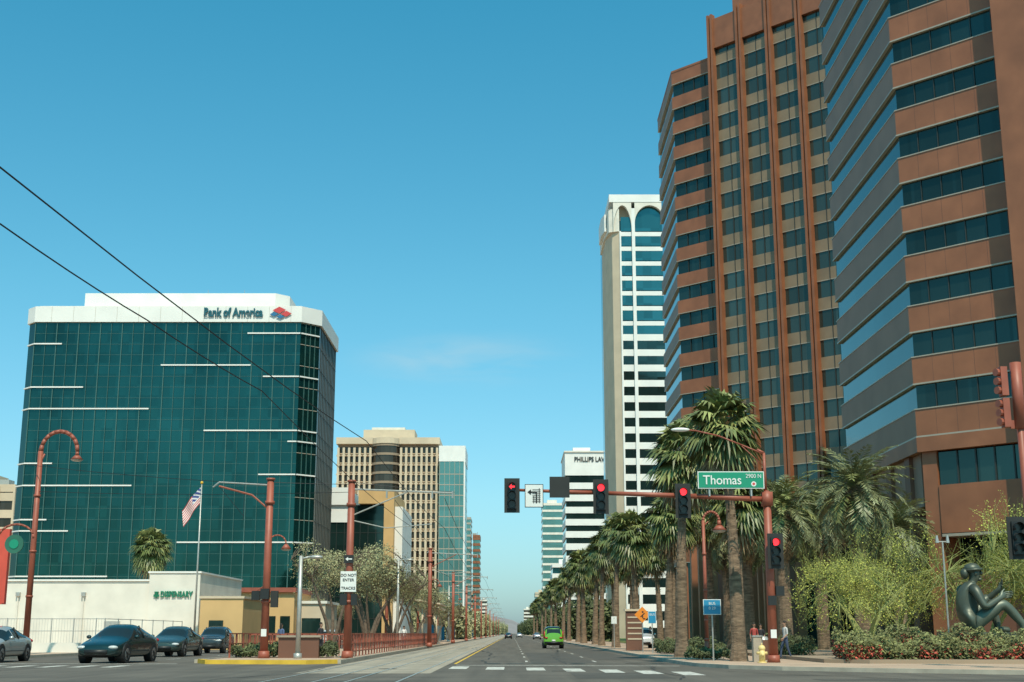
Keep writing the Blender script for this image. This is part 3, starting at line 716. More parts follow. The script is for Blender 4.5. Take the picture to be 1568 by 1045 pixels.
def mast():
    e=empty('traffic_signal_mast')
    X,Y=11.0,56.5
    b=MB(); b.cyl((X,Y,.14),(X,Y,.45),.28,.24,redp,14); b.cyl((X,Y,.45),(X,Y,7.3),.2,.16,redp,14); b.cyl((X,Y,7.3),(X,Y,7.36),.16,.1,redp,14)
    b.tube([(X,Y,7.0),(8,Y,7.12),(4,Y,7.26),(-.1,Y,7.4)],[.13,.11,.09,.06],redp,12)
    b.box(X-.22,X+.22,Y-.2,Y+.2,6.7,7.3,redp)
    b.tube([(X-.05,Y,7.3),(X-.05,Y,9.0),(X-.35,Y,9.15)],[.08,.06,.05],redp,10)
    b.tube([(X-.05,Y,8.95),(X-1.0,Y,9.35),(X-2.0,Y,9.75),(X-3.0,Y,9.98),(X-3.6,Y,10.03)],.035,redp,8)
    b.tube([(X-.05,Y,8.4),(X-1.0,Y,9.3)],.02,redp,6)
    b.obj('pole_and_arm',e,True)
    b=MB(); b.ell((X-3.65,Y,10.02),(.42,.15,.09),white); b.obj('luminaire',e,True)
    b=MB()
    signal(b,0.0,Y-.25,7.13,1,True); signal(b,3.82,Y-.25,7.08,1); signal(b,7.35,Y-.25,6.9,1); signal(b,X+.18,Y-.5,4.75,1)
    for x,z in ((0,7.3),(3.82,7.2),(7.35,7.1)): b.box(x-.05,x+.05,Y-.24,Y-.02,z-.2,z+.2,black)
    b.box(X-.05,X+.05,Y-.3,Y,4.4,5.1,black)
    b.obj('signal_heads',e)
    b=MB(); b.box(8.0,10.86,Y-.3,Y-.27,7.42,8.16,wsign); b.box(8.04,10.82,Y-.315,Y-.301,7.46,8.12,greens)
    for x in (8.5,10.3): b.box(x-.03,x+.03,Y-.265,Y,7.1,8.0,steel)
    disc(b,(10.4,Y-.322,7.62),.11,wsign,16); disc(b,(10.4,Y-.326,7.62),.06,logored,12)
    b.obj('street_name_sign',e)
    text('Thomas',(9.05,Y-.33,7.77),.56,wsign,e,'street_name',.005,.92,bold=.004); text('2900 N',(10.4,Y-.33,7.95),.25,wsign,e,'block_number',.004,.9)
    b=MB(); b.box(.55,1.35,Y-.2,Y-.17,6.62,7.62,black); b.box(.58,1.32,Y-.215,Y-.201,6.65,7.59,wsign)
    yy=Y-.225
    b.box(1.02,1.08,yy,yy+.006,6.8,7.3,black); b.box(.8,1.05,yy,yy+.006,7.24,7.31,black); b.face([(.66,yy,7.275),(.82,yy,7.15),(.82,yy,7.4)],black)
    b.box(1.16,1.19,yy,yy+.006,6.8,7.45,black); b.box(.92,.95,yy,yy+.006,6.8,7.1,black)
    for k in range(7): b.box(.88,1.23,yy+.001,yy+.007,6.85+k*.085,6.88+k*.085,black)
    b.obj('lane_arrow_sign',e)
    b=MB(); b.box(1.62,2.48,Y-.16,Y-.1,7.05,7.95,blackm); b.box(1.7,2.4,Y-.1,Y+.02,7.1,7.9,black); b.obj('blank_out_sign',e)
    b=MB(); b.box(X-.17,X+.17,Y-.3,Y-.2,2.5,2.9,black); b.box(X-.12,X+.12,Y-.26,Y-.2,1.15,1.5,wsign); b.box(X+.2,X+.55,Y-.15,Y+.15,2.9,3.3,black); b.obj('pedestrian_signal',e)
mast()
def rightpole():
    e=empty('traffic_signal_pole'); X,Y=18.2,46.3
    b=MB(); b.cyl((X,Y,.14),(X,Y,.5),.25,.22,redp,12); b.cyl((X,Y,.5),(X,Y,10.9),.15,.12,redp,12); b.cyl((X,Y,8.5),(X,Y,10.9),.2,.2,redp,12); b.obj('pole',e,True)
    b=MB()
    for z in (8.6,9.75): 
        b.box(X-.58,X-.34,Y-.1,Y+.25,z-.05,z+1.0,redp) 
        for k in range(3): b.cyl((X-.58,Y+.07,z+.14+.33*k),(X-.74,Y+.0,z+.14+.33*k),.13,.14,redp,10)
    b.box(X-.34,X,Y,Y+.1,8.5,8.8,redp)
    signal(b,X-.52,Y-.2,4.6,0); b.box(X-.3,X,Y-.1,Y,4.5,4.65,black); b.box(X-.2,X+.2,Y-.3,Y-.18,2.4,2.9,black)
    b.obj('signal_heads',e)
rightpole()
def curved_lamp(name,X,Y,H,reach,side=1,double=False,r=.1):
    e=empty(name,(X,Y,.12)); b=MB()
    b.cyl((0,0,0),(0,0,.9),r*1.9,r*1.5,redp,12); b.cyl((0,0,.9),(0,0,1.0),r*1.9,r*1.2,redp,12)
    pts=[(0,0,1.0),(0,0,H-reach*.55)]
    for k in range(1,11):
        t=math.pi*k/10; pts.append((side*(reach/2)*(1-math.cos(t)),0,H-reach*.55+math.sin(t)*reach*.55))
    b.tube(pts,[r*1.25]+[r]+[r*.8]*10,redp,10)
    b.tube([(0.0,0,H-reach*.9),(side*.25,0,H-reach*.62)],r*.4,redp,6)
    tx=side*reach; zz=H-reach*.55
    b.cyl((tx,0,zz),(tx,0,zz-.25),.09,.12,redp,10); b.cyl((tx,0,zz-.25),(tx,0,zz-.5),.14,.38,redp,14); b.ell((tx,0,zz-.5),(.34,.34,.12),steel)
    for z in (H*.25,H*.45,H*.7): b.cyl((0,0,z),(0,0,z+.12),r*1.4,r*1.4,redp,12)
    b.obj('pole',e,True); return e
curved_lamp('street_lamp',-28.3,78,13.1,2.2,1,r=.15)
def catpole(X,Y,arm,H=8.8,left=0,lamp=False,signs=False,name='catenary_pole'):
    e=empty(name); b=MB()
    b.cyl((X,Y,.12),(X,Y,.5),.3,.26,redp,12); b.cyl((X,Y,.5),(X,Y,H),.2,.17,redp,12); b.cyl((X,Y,H),(X,Y,H+.1),.22,.22,redp,12)
    b.cyl((X,Y,H-1.2),(X,Y,H-1.05),.24,.24,redp,12); b.cyl((X,Y,2.8),(X,Y,2.95),.24,.24,redp,12)
    b.obj('pole',e,True)
    b=MB()
    if arm:
        s=arm
        b.tube([(X,Y,H-.35),(X+s,Y,H-.55)],.045,steel,6); b.tube([(X,Y,H-1.7),(X+s*.55,Y,H-.5)],.035,redp if left else steel,6)
        b.tube([(X,Y,H-1.9),(X+s*.35,Y,H-2.3),(X+s*.8,Y,H-2.1)],.025,steel,6)
        for k in (.35,.8,1.0): b.cyl((X+s*k,Y,H-.8),(X+s*k,Y,H-.45),.05,.05,steel,6)
    if left:
        b.tube([(X,Y,H-.25),(X-left,Y,H-.1),(X-left-.3,Y,H-.35)],.04,steel,6); b.tube([(X,Y,H-1.5),(X-left*.35,Y,H-.75),(X-left,Y,H-.3)],.05,redp,6)
        b.tube([(X-left*.5,Y,H-.2),(X-left*.5,Y,H-2.0)],.015,wire,4); b.tube([(X-left*.5,Y,H-1.8),(X-left*1.0,Y,H-.3)],.015,wire,4)
    b.obj('cantilever',e)
    if lamp:
        b=MB(); pts=[(X,Y,H-3.2)]+[(X+.45*(1-math.cos(t)),Y,H-3.2+.45*math.sin(t)) for t in [math.pi*k/8 for k in range(9)]]
        b.tube(pts,.04,redp,6); b.cyl((X+.9,Y,H-3.2),(X+.9,Y,H-3.45),.07,.28,redp,10); b.ell((X+.9,Y,H-3.45),(.24,.24,.08),steel); b.obj('lamp',e,True)
    return e
e=catpole(-12.2,66,0,8.9,left=2.6,lamp=True)
b=MB(); b.box(-12.42,-12.0,65.6,65.75,3.0,3.5,black); b.box(-12.9,-12.5,65.85,66.1,2.95,3.4,black); b.box(-11.95,-11.6,65.85,66.1,2.6,3.4,blackm); b.cyl((-12.7,66,3.4),(-12.2,66,3.7),.03,.03,redp,6); b.box(-12.33,-12.07,65.74,65.79,1.2,1.55,wsign); b.obj('pedestrian_signal',e)
e=catpole(-8.1,66,5.1,8.8)
b=MB(); yy=65.75
b.box(-8.5,-7.72,yy,yy+.03,3.35,4.35,wsign); b.box(-8.35,-7.87,yy-.02,yy+.02,4.75,5.15,black); b.face([(-8.28,yy-.03,4.95),(-8.15,yy-.03,4.85),(-8.15,yy-.03,5.05)],wsign); b.box(-8.16,-7.95,yy-.032,yy-.03+.004,4.92,4.98,wsign)
b.cyl((-8.1,yy+.03,4.95),(-8.1,66,4.95),.2,.2,black,10)
b.box(-8.5,-8.15,yy-.1,yy+.15,2.7,3.25,black); b.box(-7.95,-7.65,yy-.1,yy+.15,2.7,3.25,black); b.obj('sign_panels',e)
for i,(s,z) in enumerate([('DO NOT',4.15),('ENTER',3.92),('TRACKS',3.52)]): text(s,(-8.11,yy-.012,z),.19,black,e,'sign_lettering',.002,bold=.003)
for Y in (123,172,222,275,330,390,460,540,640,760): catpole(-7.6,Y,4.4,9.0,left=.001,lamp=(Y<250))
for Y in (150,200,255,320): catpole(-14.1,Y,0,7.2,left=1.2)
def wireobj(name,lines,r=.012):
    b=MB()
    for pts in lines:
        for i in range(len(pts)-1):
            p,q=Vector(pts[i]),Vector(pts[i+1]); n=5; prev=p
            for k in range(1,n+1):
                t=k/n; c=p.lerp(q,t); c.z-=min(.35,(q-p).length*.006)*4*t*(1-t); b.cyl(prev,c,r,r,wire,5,False); prev=c
    return b.obj(name)
wireobj('overhead_wires',[[(-7.8,-10,6.55),(-5.8,14,6.5),(-4.0,35.6,6.5),(-3.4,66,6.5)],[(-8.3,-6,6.55),(-6.6,16.1,6.5),(-6.15,21.4,6.5),(-5.45,28,6.5),(-5.1,66,6.6)]],.0115)
wireobj('overhead_wires',[[(-29,78,11.2),(-12.2,66,8.7)],[(-28.3,78,9.6),(-8.1,66,8.3)],[(-12.2,66,8.8),(-8.1,66,8.7)],[(-8.1,66,8.8),(-2.9,66,8.3)]],.014)
ln=[]
ys=[66,123,172,222,275,330,390,460,540,640,760]
for xo,z in ((-3.4,6.5),(-3.4,8.0),(-5.9,6.5),(-5.9,7.9)):
    ln.append([(xo,y,z) for y in ys])
wireobj('overhead_wires',ln,.014)
def cobra(X,Y,H,reach):
    e=empty('street_lamp'); b=MB(); b.cyl((X,Y,.1),(X,Y,H),.13,.09,steel,10); b.cyl((X,Y,.1),(X,Y,.4),.22,.2,steel,10)
    b.tube([(X,Y,H-.15),(X+reach*.6,Y,H-.05),(X+reach,Y,H-.05)],.05,steel,6); b.ell((X+reach,Y,H-.07),(.35,.16,.1),steel); b.obj('pole',e,True)
cobra(-10.45,65.5,5.1,.75); cobra(-9.6,112,7.5,.9); cobra(-9,190,8,1.2)
# ---------------------------------------------------------------- flag
def flag():
    e=empty('flagpole'); X,Y=-26.6,112
    b=MB(); b.cyl((X,Y,0),(X,Y,13.9),.09,.05,steel,10); b.ell((X,Y,13.95),(.13,.13,.13),ypaint); b.obj('pole',e,True)
    rm=M('flag_red',(.5,.05,.05),.8); bm=M('flag_blue',(.03,.05,.2),.8); wm=M('flag_white',(.75,.72,.68),.8)
    b=MB(); nu,nv=18,13
    def P(u,v):
        droop=2.0*u**1.2; x=X-.08-1.5*u+.25*v*u; z=13.55-1.4*v-droop; y=Y+.22*math.sin(u*9+v*2)*u
        return (x,y,z)
    for i in range(nu):
        for j in range(nv):
            m=rm if j%2==0 else wm
            if i<nu*.4 and j<7: m=bm if (i+j)%3 else wm
            b.face([P(i/nu,j/nv),P((i+1)/nu,j/nv),P((i+1)/nu,(j+1)/nv),P(i/nu,(j+1)/nv)],m)
    b.obj('flag',e,True)
flag()
# ---------------------------------------------------------------- fences, platform, shelters
b=MB()
x=-40
while x<-27.4: b.cyl((x,90,.1),(x,90,2.35),.035,.035,steel,6); x+=1.5
for z in (2.3,1.5,.5): b.cyl((-40,90,z),(-27.2,90,z),.025,.025,steel,6)
x=-40
while x<-27.4: b.cyl((x,90,.5),(x,90,2.3),.008,.008,steel,4); x+=.19
for k in range(8): b.cyl((-27.4,90+k*3,.1),(-27.4,90+k*3,2.35),.035,.035,steel,6)
for z in (2.3,.5): b.cyl((-27.4,90,z),(-27.4,111,z),.025,.025,steel,6)
b.obj('metal_fence')
b=MB(); b.box(-32,-27.8,86,86.5,.1,.75,offw); b.box(-45,-33,86,86.5,.1,.75,offw); b.obj('low_wall')
b=MB()
for X in (-8.35,-14.1):
    y=67
    while y<150: b.box(X-.04,X+.04,y,y+.08,.15,1.35,redp); y+=1.6
    for z in (1.3,.8,.4): b.box(X-.025,X+.025,67,150,z,z+.06,redp)
    y=67
    while y<150: b.box(X-.01,X+.01,y,y+.03,.4,1.3,redp); y+=.45
x=-14.1
b.box(-11.6,-9.6,66.6,66.9,.15,1.15,brown_d); b.box(-11.7,-9.5,66.5,67,1.15,1.25,conc)
b.box(-14.1,-8.35,72,72.05,1.25,1.32,redp)
while x<-8.3: b.box(x,x+.05,72,72.05,.15,1.3,redp); x+=.4
b.obj('platform_railing')
def shelter(X,Y):
    e=empty('station_shelter'); b=MB()
    for dy in (0,6,12):
        b.cyl((X,Y+dy,.15),(X,Y+dy,4.4),.12,.1,tan,8); b.tube([(X,Y+dy,3.6),(X-1.6,Y+dy,4.7)],.06,tan,6); b.tube([(X,Y+dy,3.6),(X+1.6,Y+dy,4.5)],.06,tan,6)
    b.obj('posts',e,True)
    b=MB(); b.add([(X-2.2,Y-1,5.1),(X+2.0,Y-1,4.4),(X+2.0,Y+13,4.4),(X-2.2,Y+13,5.1),(X-2.2,Y-1,5.25),(X+2.0,Y-1,4.55),(X+2.0,Y+13,4.55),(X-2.2,Y+13,5.25)],[[0,1,2,3],[4,5,6,7],[0,1,5,4],[1,2,6,5],[2,3,7,6],[3,0,4,7]],tan); b.obj('roof',e)
    b=MB(); b.box(X-.5,X+.5,Y+2,Y+4,.15,2.4,steel); b.box(X-.8,X+.8,Y+7,Y+7.2,.3,2.3,bluesign); b.box(X-.3,X+.3,Y+9,Y+11,.5,.6,redp); b.obj('kiosk',e)
for Y in (146,168,195,232,262,300,345): shelter(-11 if Y>150 else -9.8,Y)
def post_sign(name,X,Y,z,w,h,mat,diamond=False,txt=None,col=wsign,pm=steel):
    e=empty(name); b=MB(); b.cyl((X,Y,.14),(X,Y,z+h/2),.035,.035,pm,8); b.obj('post',e)
    b=MB()
    if diamond:
        q=w/2*1.41; P=[(X,z-q),(X+q,z),(X,z+q),(X-q,z)]
        b.add([(a,Y-.06,c) for a,c in P]+[(a,Y-.04,c) for a,c in P],[[0,1,2,3],[4,5,6,7],[0,1,5,4],[1,2,6,5],[2,3,7,6],[3,0,4,7]],mat)
        b.box(X-.02,X+.05,Y-.075,Y-.062,z-.2,z+.02,black); disc(b,(X+.02,Y-.07,z+.17),.06,black,10); b.add([(X-.14,Y-.07,z-.12),(X-.1,Y-.07,z-.16),(X+.16,Y-.07,z+.08),(X+.12,Y-.07,z+.12)],[[0,1,2,3]],black); b.box(X+.03,X+.18,Y-.074,Y-.061,z-.28,z-.22,black)
    else:
        b.box(X-w/2,X+w/2,Y-.05,Y-.036,z-h/2,z+h/2,wsign); b.box(X-w/2+.03,X+w/2-.03,Y-.06,Y-.052,z-h/2+.03,z+h/2-.03,mat)
    b.obj('panel',e)
    if txt:
        for i,s in enumerate(txt): text(s,(X,Y-.064,z+h*.22-i*h*.3),h*.26,col,e,'sign_lettering',.002)
post_sign('bus_stop_sign',9.0,60,2.5,.8,.68,bluesign,txt=['BUS','0 29'])
post_sign('bus_stop_sign',8.6,82,2.3,.5,.75,bluesign,txt=['BUS'])
post_sign('roadwork_sign',8.3,85,2.5,.72,.72,orsign,True)
post_sign('parking_sign',8.4,110,2.4,.45,.6,wsign,txt=['P'],col=greens)
curved_lamp('street_lamp',9.6,66,7.2,.8,1,r=.08)
b=MB(); b.box(8.2,9.4,96,96.5,.14,2.9,brown_d); b.box(8.1,9.5,95.9,96.6,2.9,3.05,tan)
for i in range(5): b.box(8.3,9.3,95.97,95.995,.9+i*.38,1.0+i*.38,tan)
b.obj('monument_sign')
b=MB(); b.cyl((11.6,62,.14),(11.6,62,1.05),.27,.3,brown_d,14); b.cyl((11.6,62,1.05),(11.6,62,1.2),.31,.2,steel,14); b.obj('litter_bin')
def hydrant(X,Y):
    b=MB(); ym=M('hydrant_yellow',(.75,.55,.22),.5)
    b.cyl((X,Y,.14),(X,Y,.2),.19,.19,ym,12); b.cyl((X,Y,.2),(X,Y,.72),.13,.12,ym,12); b.ell((X,Y,.74),(.15,.15,.14),ym); b.cyl((X,Y,.86),(X,Y,.94),.03,.03,ym,6)
    b.cyl((X-.22,Y,.55),(X+.22,Y,.55),.06,.06,ym,8); b.cyl((X,Y-.2,.48),(X,Y,.48),.08,.08,ym,8); b.obj('fire_hydrant',None,True)
hydrant(10.35,55.6)
e=empty('utility_cabinet'); b=MB(); b.box(10.3,10.7,57.2,57.6,.14,1.2,conc); b.box(10.27,10.73,57.17,57.63,1.2,1.26,steel); b.obj('case',e)
e=empty('circular_station_sign'); b=MB(); b.cyl((-27.5,70.5,.12),(-27.5,70.5,6.6),.09,.09,redp,8)
pts=[(-26.55+ .95*math.cos(t),70.5,6.3+.75*math.sin(t)) for t in [math.pi*k/10 for k in range(11)]]
b.tube(pts,.06,redp,6); b.obj('frame',e,True)
b=MB(); b.cyl((-26.6,70.45,6.0),(-26.6,70.55,6.0),.5,.5,M('sign_green_dull',(.03,.14,.09),.5),20); b.cyl((-26.6,70.42,6.0),(-26.6,70.44,6.0),.25,.25,greens,16); b.obj('disc',e)
b=MB(); b.box(-30.5,-27.85,73,73.3,2.9,7.0,M('banner_red',(.6,.08,.05),.7)); b.cyl((-28.9,73.15,.1),(-28.9,73.15,2.9),.12,.12,steel,8); b.obj('red_signboard')
# ---------------------------------------------------------------- vehicles
carglass=M('car_glass',(.02,.03,.03),.05,metal=.3,var=.05); tyre=M('tyre',(.015,.015,.015),.85,var=.1); rim=M('alloy_rim',(.35,.35,.35),.3,metal=.8,var=.05)
headl=M('headlamp_glass',(.55,.55,.52),.15,var=0); taill=M('tail_lamp',(.4,.02,.02),.3,var=0); trim=M('black_trim',(.015,.015,.015),.5,var=0)
SED=[(-2.3,.60,.32,.54,.45,.60),(-2.2,.78,.24,.62,.62,.68),(-1.85,.89,.2,.72,.7,.80),(-1.05,.92,.2,.88,.74,.95),(-.35,.92,.2,.93,.6,1.36),(.15,.92,.2,.95,.6,1.47),(.75,.92,.2,.96,.58,1.43),(1.45,.92,.2,.98,.66,1.16),(1.9,.9,.22,.96,.7,1.03),(2.2,.84,.3,.86,.66,.95),(2.3,.7,.36,.7,.5,.76)]
SUVS=[(-2.3,.66,.36,.7,.5,.80),(-2.2,.84,.28,.82,.66,.92),(-1.85,.92,.26,.92,.74,1.0),(-1.05,.94,.26,1.02,.76,1.1),(-.5,.94,.26,1.06,.68,1.55),(.1,.94,.26,1.08,.68,1.68),(1.2,.94,.26,1.08,.68,1.66),(1.9,.94,.28,1.08,.66,1.58),(2.2,.9,.32,1.0,.74,1.12),(2.3,.8,.4,.8,.55,.9)]
VAN=[(-2.4,.7,.36,.75,.5,.85),(-2.25,.88,.28,.9,.7,1.0),(-1.9,.94,.26,1.0,.76,1.15),(-1.3,.95,.26,1.05,.8,1.6),(-.7,.95,.26,1.1,.8,1.9),(.5,.95,.26,1.1,.8,1.93),(1.8,.95,.26,1.1,.8,1.92),(2.25,.93,.3,1.08,.78,1.84),(2.36,.88,.36,.95,.74,1.15),(2.4,.8,.4,.8,.6,.9)]
def car(name,st,col,loc,rot,metal=.35,g0=3,g1=7,rear=None,sc=1,low=False):
    e=empty(name,loc,rot); e.scale=(sc*.97,sc,sc)
    pm=M('car_paint',col,.25,metal=metal,var=.03); pm.node_tree.nodes['Principled BSDF'].inputs['Coat Weight'].default_value=.6
    b=MB(); ring=[]
    for (y,wd,zb,be,rw,ro) in st:
        half=[(0,zb),(wd*.86,zb),(wd*.98,zb+.12),(wd,(zb+be)/2+.05),(wd*.965,be),(rw,ro-.03),(rw*.55,ro+.015)]
        pts=[(x,y,z) for x,z in half]+[(0,y,ro+.02)]+[(-x,y,z) for x,z in half[:0:-1]]
        ring.append(pts)
    n=len(ring[0]); vs=[p for r_ in ring for p in r_]; fs=[];ms=[]
    for i in range(len(ring)-1):
        for j in range(n):
            fs.append([i*n+j,i*n+(j+1)%n,(i+1)*n+(j+1)%n,(i+1)*n+j])
            side=j in (4,9); topf=j in (5,6,7,8)
            gl=(side and g0<=i<g1) or (topf and (i==g0 or i==g1-1))
            ms.append(carglass if gl else (trim if j in (0,13) else pm))
    fs.append(list(range(n))[::-1]); ms.append(pm); fs.append([len(vs)-n+k for k in range(n)]); ms.append(pm)
    b.add(vs,fs,ms); o=b.obj('body',e,True)
    sm=o.modifiers.new('s','SUBSURF'); sm.levels=1 if low else 2; sm.render_levels=1 if low else 2
    b=MB(); W=max(s[1] for s in st); L0=st[0][0]; L1=st[-1][0]
    for yy in (L0+.88,L1-.85):
        for sg in (-1,1):
            x1=sg*(W+.005); x0=sg*(W-.22); xa=sg*(W-.008)
            b.cyl((sg*(W-.3),yy,.36),(xa,yy,.36),.385,.385,trim,20)
            b.cyl((x0,yy,.335),(x1,yy,.335),.335,.335,tyre,20); b.cyl((x1,yy,.335),(sg*(W+.015),yy,.335),.22,.20,rim,14)
            for k in range(5):
                a=k*1.2566; b.cyl((sg*(W+.02),yy,.335),(sg*(W+.02),yy+.19*math.cos(a),.335+.19*math.sin(a)),.03,.02,trim,4)
    b.obj('wheels',e)
    b=MB(); hz=st[1][3]-.03; yf=st[1][0]
    for sg in (-1,1):
        b.ell((sg*.62,yf+.05,hz),(.2,.16,.075),headl); b.ell((sg*.68,st[-2][0]-.02,st[-2][3]-.02),(.17,.14,.09),taill)
        b.ell((sg*(W+.07),st[3][0]+.35,st[3][3]+.1),(.1,.08,.075),pm)
        for k in (g0+1,g0+2):
            b.tube([(sg*(W*.965+.0),st[k+0][0]+.25,st[k][3]-.01),(sg*(st[k][4]+.012),st[k][0]+.25,st[k][5]-.06)],.03,trim if k>g0+1 else pm,6)
        b.tube([(sg*(W+.003),-.95,.45),(sg*(W+.003),1.0,.45)],.015,trim,5)
    b.box(-.45,.45,st[0][0]-.04,st[0][0]+.1,.36,.5,trim); b.box(-.5,.5,st[-1][0]-.15,st[-1][0]+.03,.38,.5,trim)
    b.box(-.16,.16,st[-1][0]-.05,st[-1][0]+.05,.62,.76,wsign)
    if rear=='van':
        b.add([(-.68,2.35,1.15),(.68,2.35,1.15),(.6,2.29,1.72),(-.6,2.29,1.72),],[[0,1,2,3]],carglass)
        for sg in (-1,1): b.box(sg*.86-.05,sg*.86+.05,2.22,2.36,.9,1.5,taill)
        b.box(-.85,.85,2.3,2.46,.42,.6,trim)
    b.obj('lamps_and_trim',e,True)
    return e
car('sedan_car',SED,(.008,.03,.030),(-18.6,63.5,.01),rad(-5),sc=1.2)
car('sedan_car',SED,(.04,.06,.05),(-20.2,80.5,.01),rad(-2),sc=1.2)
car('suv_car',SUVS,(.04,.045,.045),(-20.7,93.5,.01),rad(2),g0=3,g1=8,sc=1.08)
car('sedan_car',SED,(.45,.46,.44),(-24.9,64.5,.01),rad(0),metal=.5,sc=1.15)
car('hatchback_car',SUVS,(.6,.6,.58),(-17.2,126,.01),rad(2),g0=3,g1=8,metal=.1)
car('van',VAN,(.14,.40,.03),(3.75,123,.01),math.pi,metal=.1,g0=2,g1=7,rear='van')
car('suv_car',SUVS,(.6,.6,.6),(10.9,112,.15),rad(0),g0=3,g1=8,metal=.1)
for i,(x,y,c,ro) in enumerate([(-.9,330,(.02,.02,.02),math.pi),(2.3,420,(.5,.5,.5),math.pi),(-1,520,(.3,.04,.03),math.pi),(5.6,300,(.4,.4,.42),math.pi),(-18,240,(.05,.05,.06),0),(-21,300,(.5,.5,.5),0),(-17,400,(.1,.1,.12),0)]):
    car('sedan_car',SED,c,(x,y,.01),ro,low=True)
# ---------------------------------------------------------------- figures
def skin_fig(name,J,B,parent,mats,sub=2):
    """J: name->(pos,radius)  B: (a,b,mat index)"""
    names=list(J); idx={k:i for i,k in enumerate(names)}
    me=bpy.data.meshes.new(name); me.from_pydata([J[k][0] for k in names],[(idx[a],idx[c]) for a,c,_ in B],[])
    o=bpy.data.objects.new(name,me); COL.objects.link(o)
    sk=o.modifiers.new('skin','SKIN'); sk.use_smooth_shade=True
    sv_=me.skin_vertices[0].data
    for i,k in enumerate(names):
        r_=J[k][1]; sv_[i].radius=(r_,r_) if not isinstance(r_,tuple) else r_; sv_[i].use_root=(i==0)
    su=o.modifiers.new('sub','SUBSURF'); su.levels=sub; su.render_levels=sub
    dg=bpy.context.evaluated_depsgraph_get(); dg.update(); ev=o.evaluated_get(dg)
    nm=bpy.data.meshes.new_from_object(ev)
    bpy.data.objects.remove(o)
    nm.materials.clear()
    for m in mats: nm.materials.append(m)
    segs=[(Vector(J[a][0]),Vector(J[c][0]),m) for a,c,m in B]
    for p in nm.polygons:
        c=p.center; best=1e9;bm_=0
        for a,d,m in segs:
            ab=d-a; t=max(0,min(1,(c-a).dot(ab)/max(ab.length_squared,1e-9))); dd=(c-(a+ab*t)).length
            if dd<best: best=dd;bm_=m
        p.material_index=bm_; p.use_smooth=True
    o=bpy.data.objects.new('body',nm); COL.objects.link(o); o.parent=parent; return o
skinm=M('skin',(.36,.2,.13),.6,var=.05); hairm=M('hair',(.025,.018,.012),.7,var=.1); shoem=M('shoe',(.05,.045,.04),.7); lips=M('lips',(.3,.1,.08),.5)
def hand(J,B,key,palm,dirv,side,m,s=1):
    """palm with four fingers and a thumb; dirv = finger direction, side = across palm (thumb side +)"""
    d=Vector(dirv).normalized(); sd=Vector(side).normalized(); nrm=d.cross(sd); P=Vector(palm)
    for k in range(4):
        o=(.028-.019*k)*s; ln_=(.075,.085,.078,.06)[k]*s
        b0=P+sd*o+d*.03*s; b1=b0+d*ln_*.55+nrm*.01*s; b2=b1+d*ln_*.4+nrm*.03*s
        J[f'{key}f{k}a']=(tuple(b0),.010*s); J[f'{key}f{k}b']=(tuple(b1),.009*s); J[f'{key}f{k}c']=(tuple(b2),.007*s)
        B+= [(key,f'{key}f{k}a',m),(f'{key}f{k}a',f'{key}f{k}b',m),(f'{key}f{k}b',f'{key}f{k}c',m)]
    t0=P+sd*.04*s-d*.01*s; t1=t0+(d+sd*.6).normalized()*.05*s
    J[key+'t0']=(tuple(t0),.012*s); J[key+'t1']=(tuple(t1),.009*s); B+=[(key,key+'t0',m),(key+'t0',key+'t1',m)]
def person(name,loc,rot,shirt,pants,step=.0,scale=1.0,armbend=0,longhair=False):
    e=empty(name,loc,rot); e.scale=(scale,)*3
    J={'pel':((0,0,.95),(.145,.105)),'wai':((0,0,1.1),(.125,.09)),'che':((0,0,1.3),(.155,.105)),'clav':((0,0,1.43),(.09,.07)),'nk':((0,0,1.5),.05),'hd0':((0,-.015,1.58),(.07,.08)),'hd1':((0,-.02,1.66),(.075,.095)),'hd2':((0,-.01,1.73),(.05,.06))}
    B=[('pel','wai',0),('wai','che',0),('che','clav',0),('clav','nk',2),('nk','hd0',2),('hd0','hd1',2),('hd1','hd2',2)]
    for k,s in (('l',-1),('r',1)):
        st=step*s
        J['sh'+k]=((s*.17,0,1.42),.058); J['el'+k]=((s*.22,.04-st*.25,1.14),.042); J['wr'+k]=((s*.22,-.06-st*.45-armbend*.2,.93+armbend*.2),.028); J['pa'+k]=((s*.22,-.08-st*.5-armbend*.25,.86+armbend*.25),(.034,.022))
        B+=[('clav','sh'+k,0),('sh'+k,'el'+k,0),('el'+k,'wr'+k,2),('wr'+k,'pa'+k,2)]
        hand(J,B,'pa'+k,J['pa'+k][0],(0,-.25,-1),(0,-1,0),2)
        J['hi'+k]=((s*.09,0,.88),.095); J['kn'+k]=((s*.1,-.04+st*.5-.02,.5),.062); J['an'+k]=((s*.1,st*1.0,.10),.042); J['he'+k]=((s*.1,st+.03,.045),.036); J['to'+k]=((s*.11,st-.17,.035),(.042,.03))
        B+=[('pel','hi'+k,1),('hi'+k,'kn'+k,1),('kn'+k,'an'+k,1),('an'+k,'he'+k,3),('he'+k,'to'+k,3)]
    skin_fig(name,J,B,e,[shirt,pants,skinm,shoem],1)
    b=MB(); b.ell((0,.012,1.71),(.087,.098,.085),hairm); 
    if longhair: b.ell((0,.06,1.6),(.08,.05,.16),hairm)
    b.obj('hair',e,True)
    b=MB(); b.ell((0,-.118,1.655),(.014,.02,.024),skinm,8,6)
    for s in (-1,1): b.ell((s*.032,-.108,1.68),(.013,.008,.008),hairm,8,6); b.ell((s*.085,0,1.66),(.012,.022,.03),skinm,8,6)
    b.ell((0,-.108,1.615),(.025,.008,.007),lips,8,5); b.obj('face',e,True)
    return e
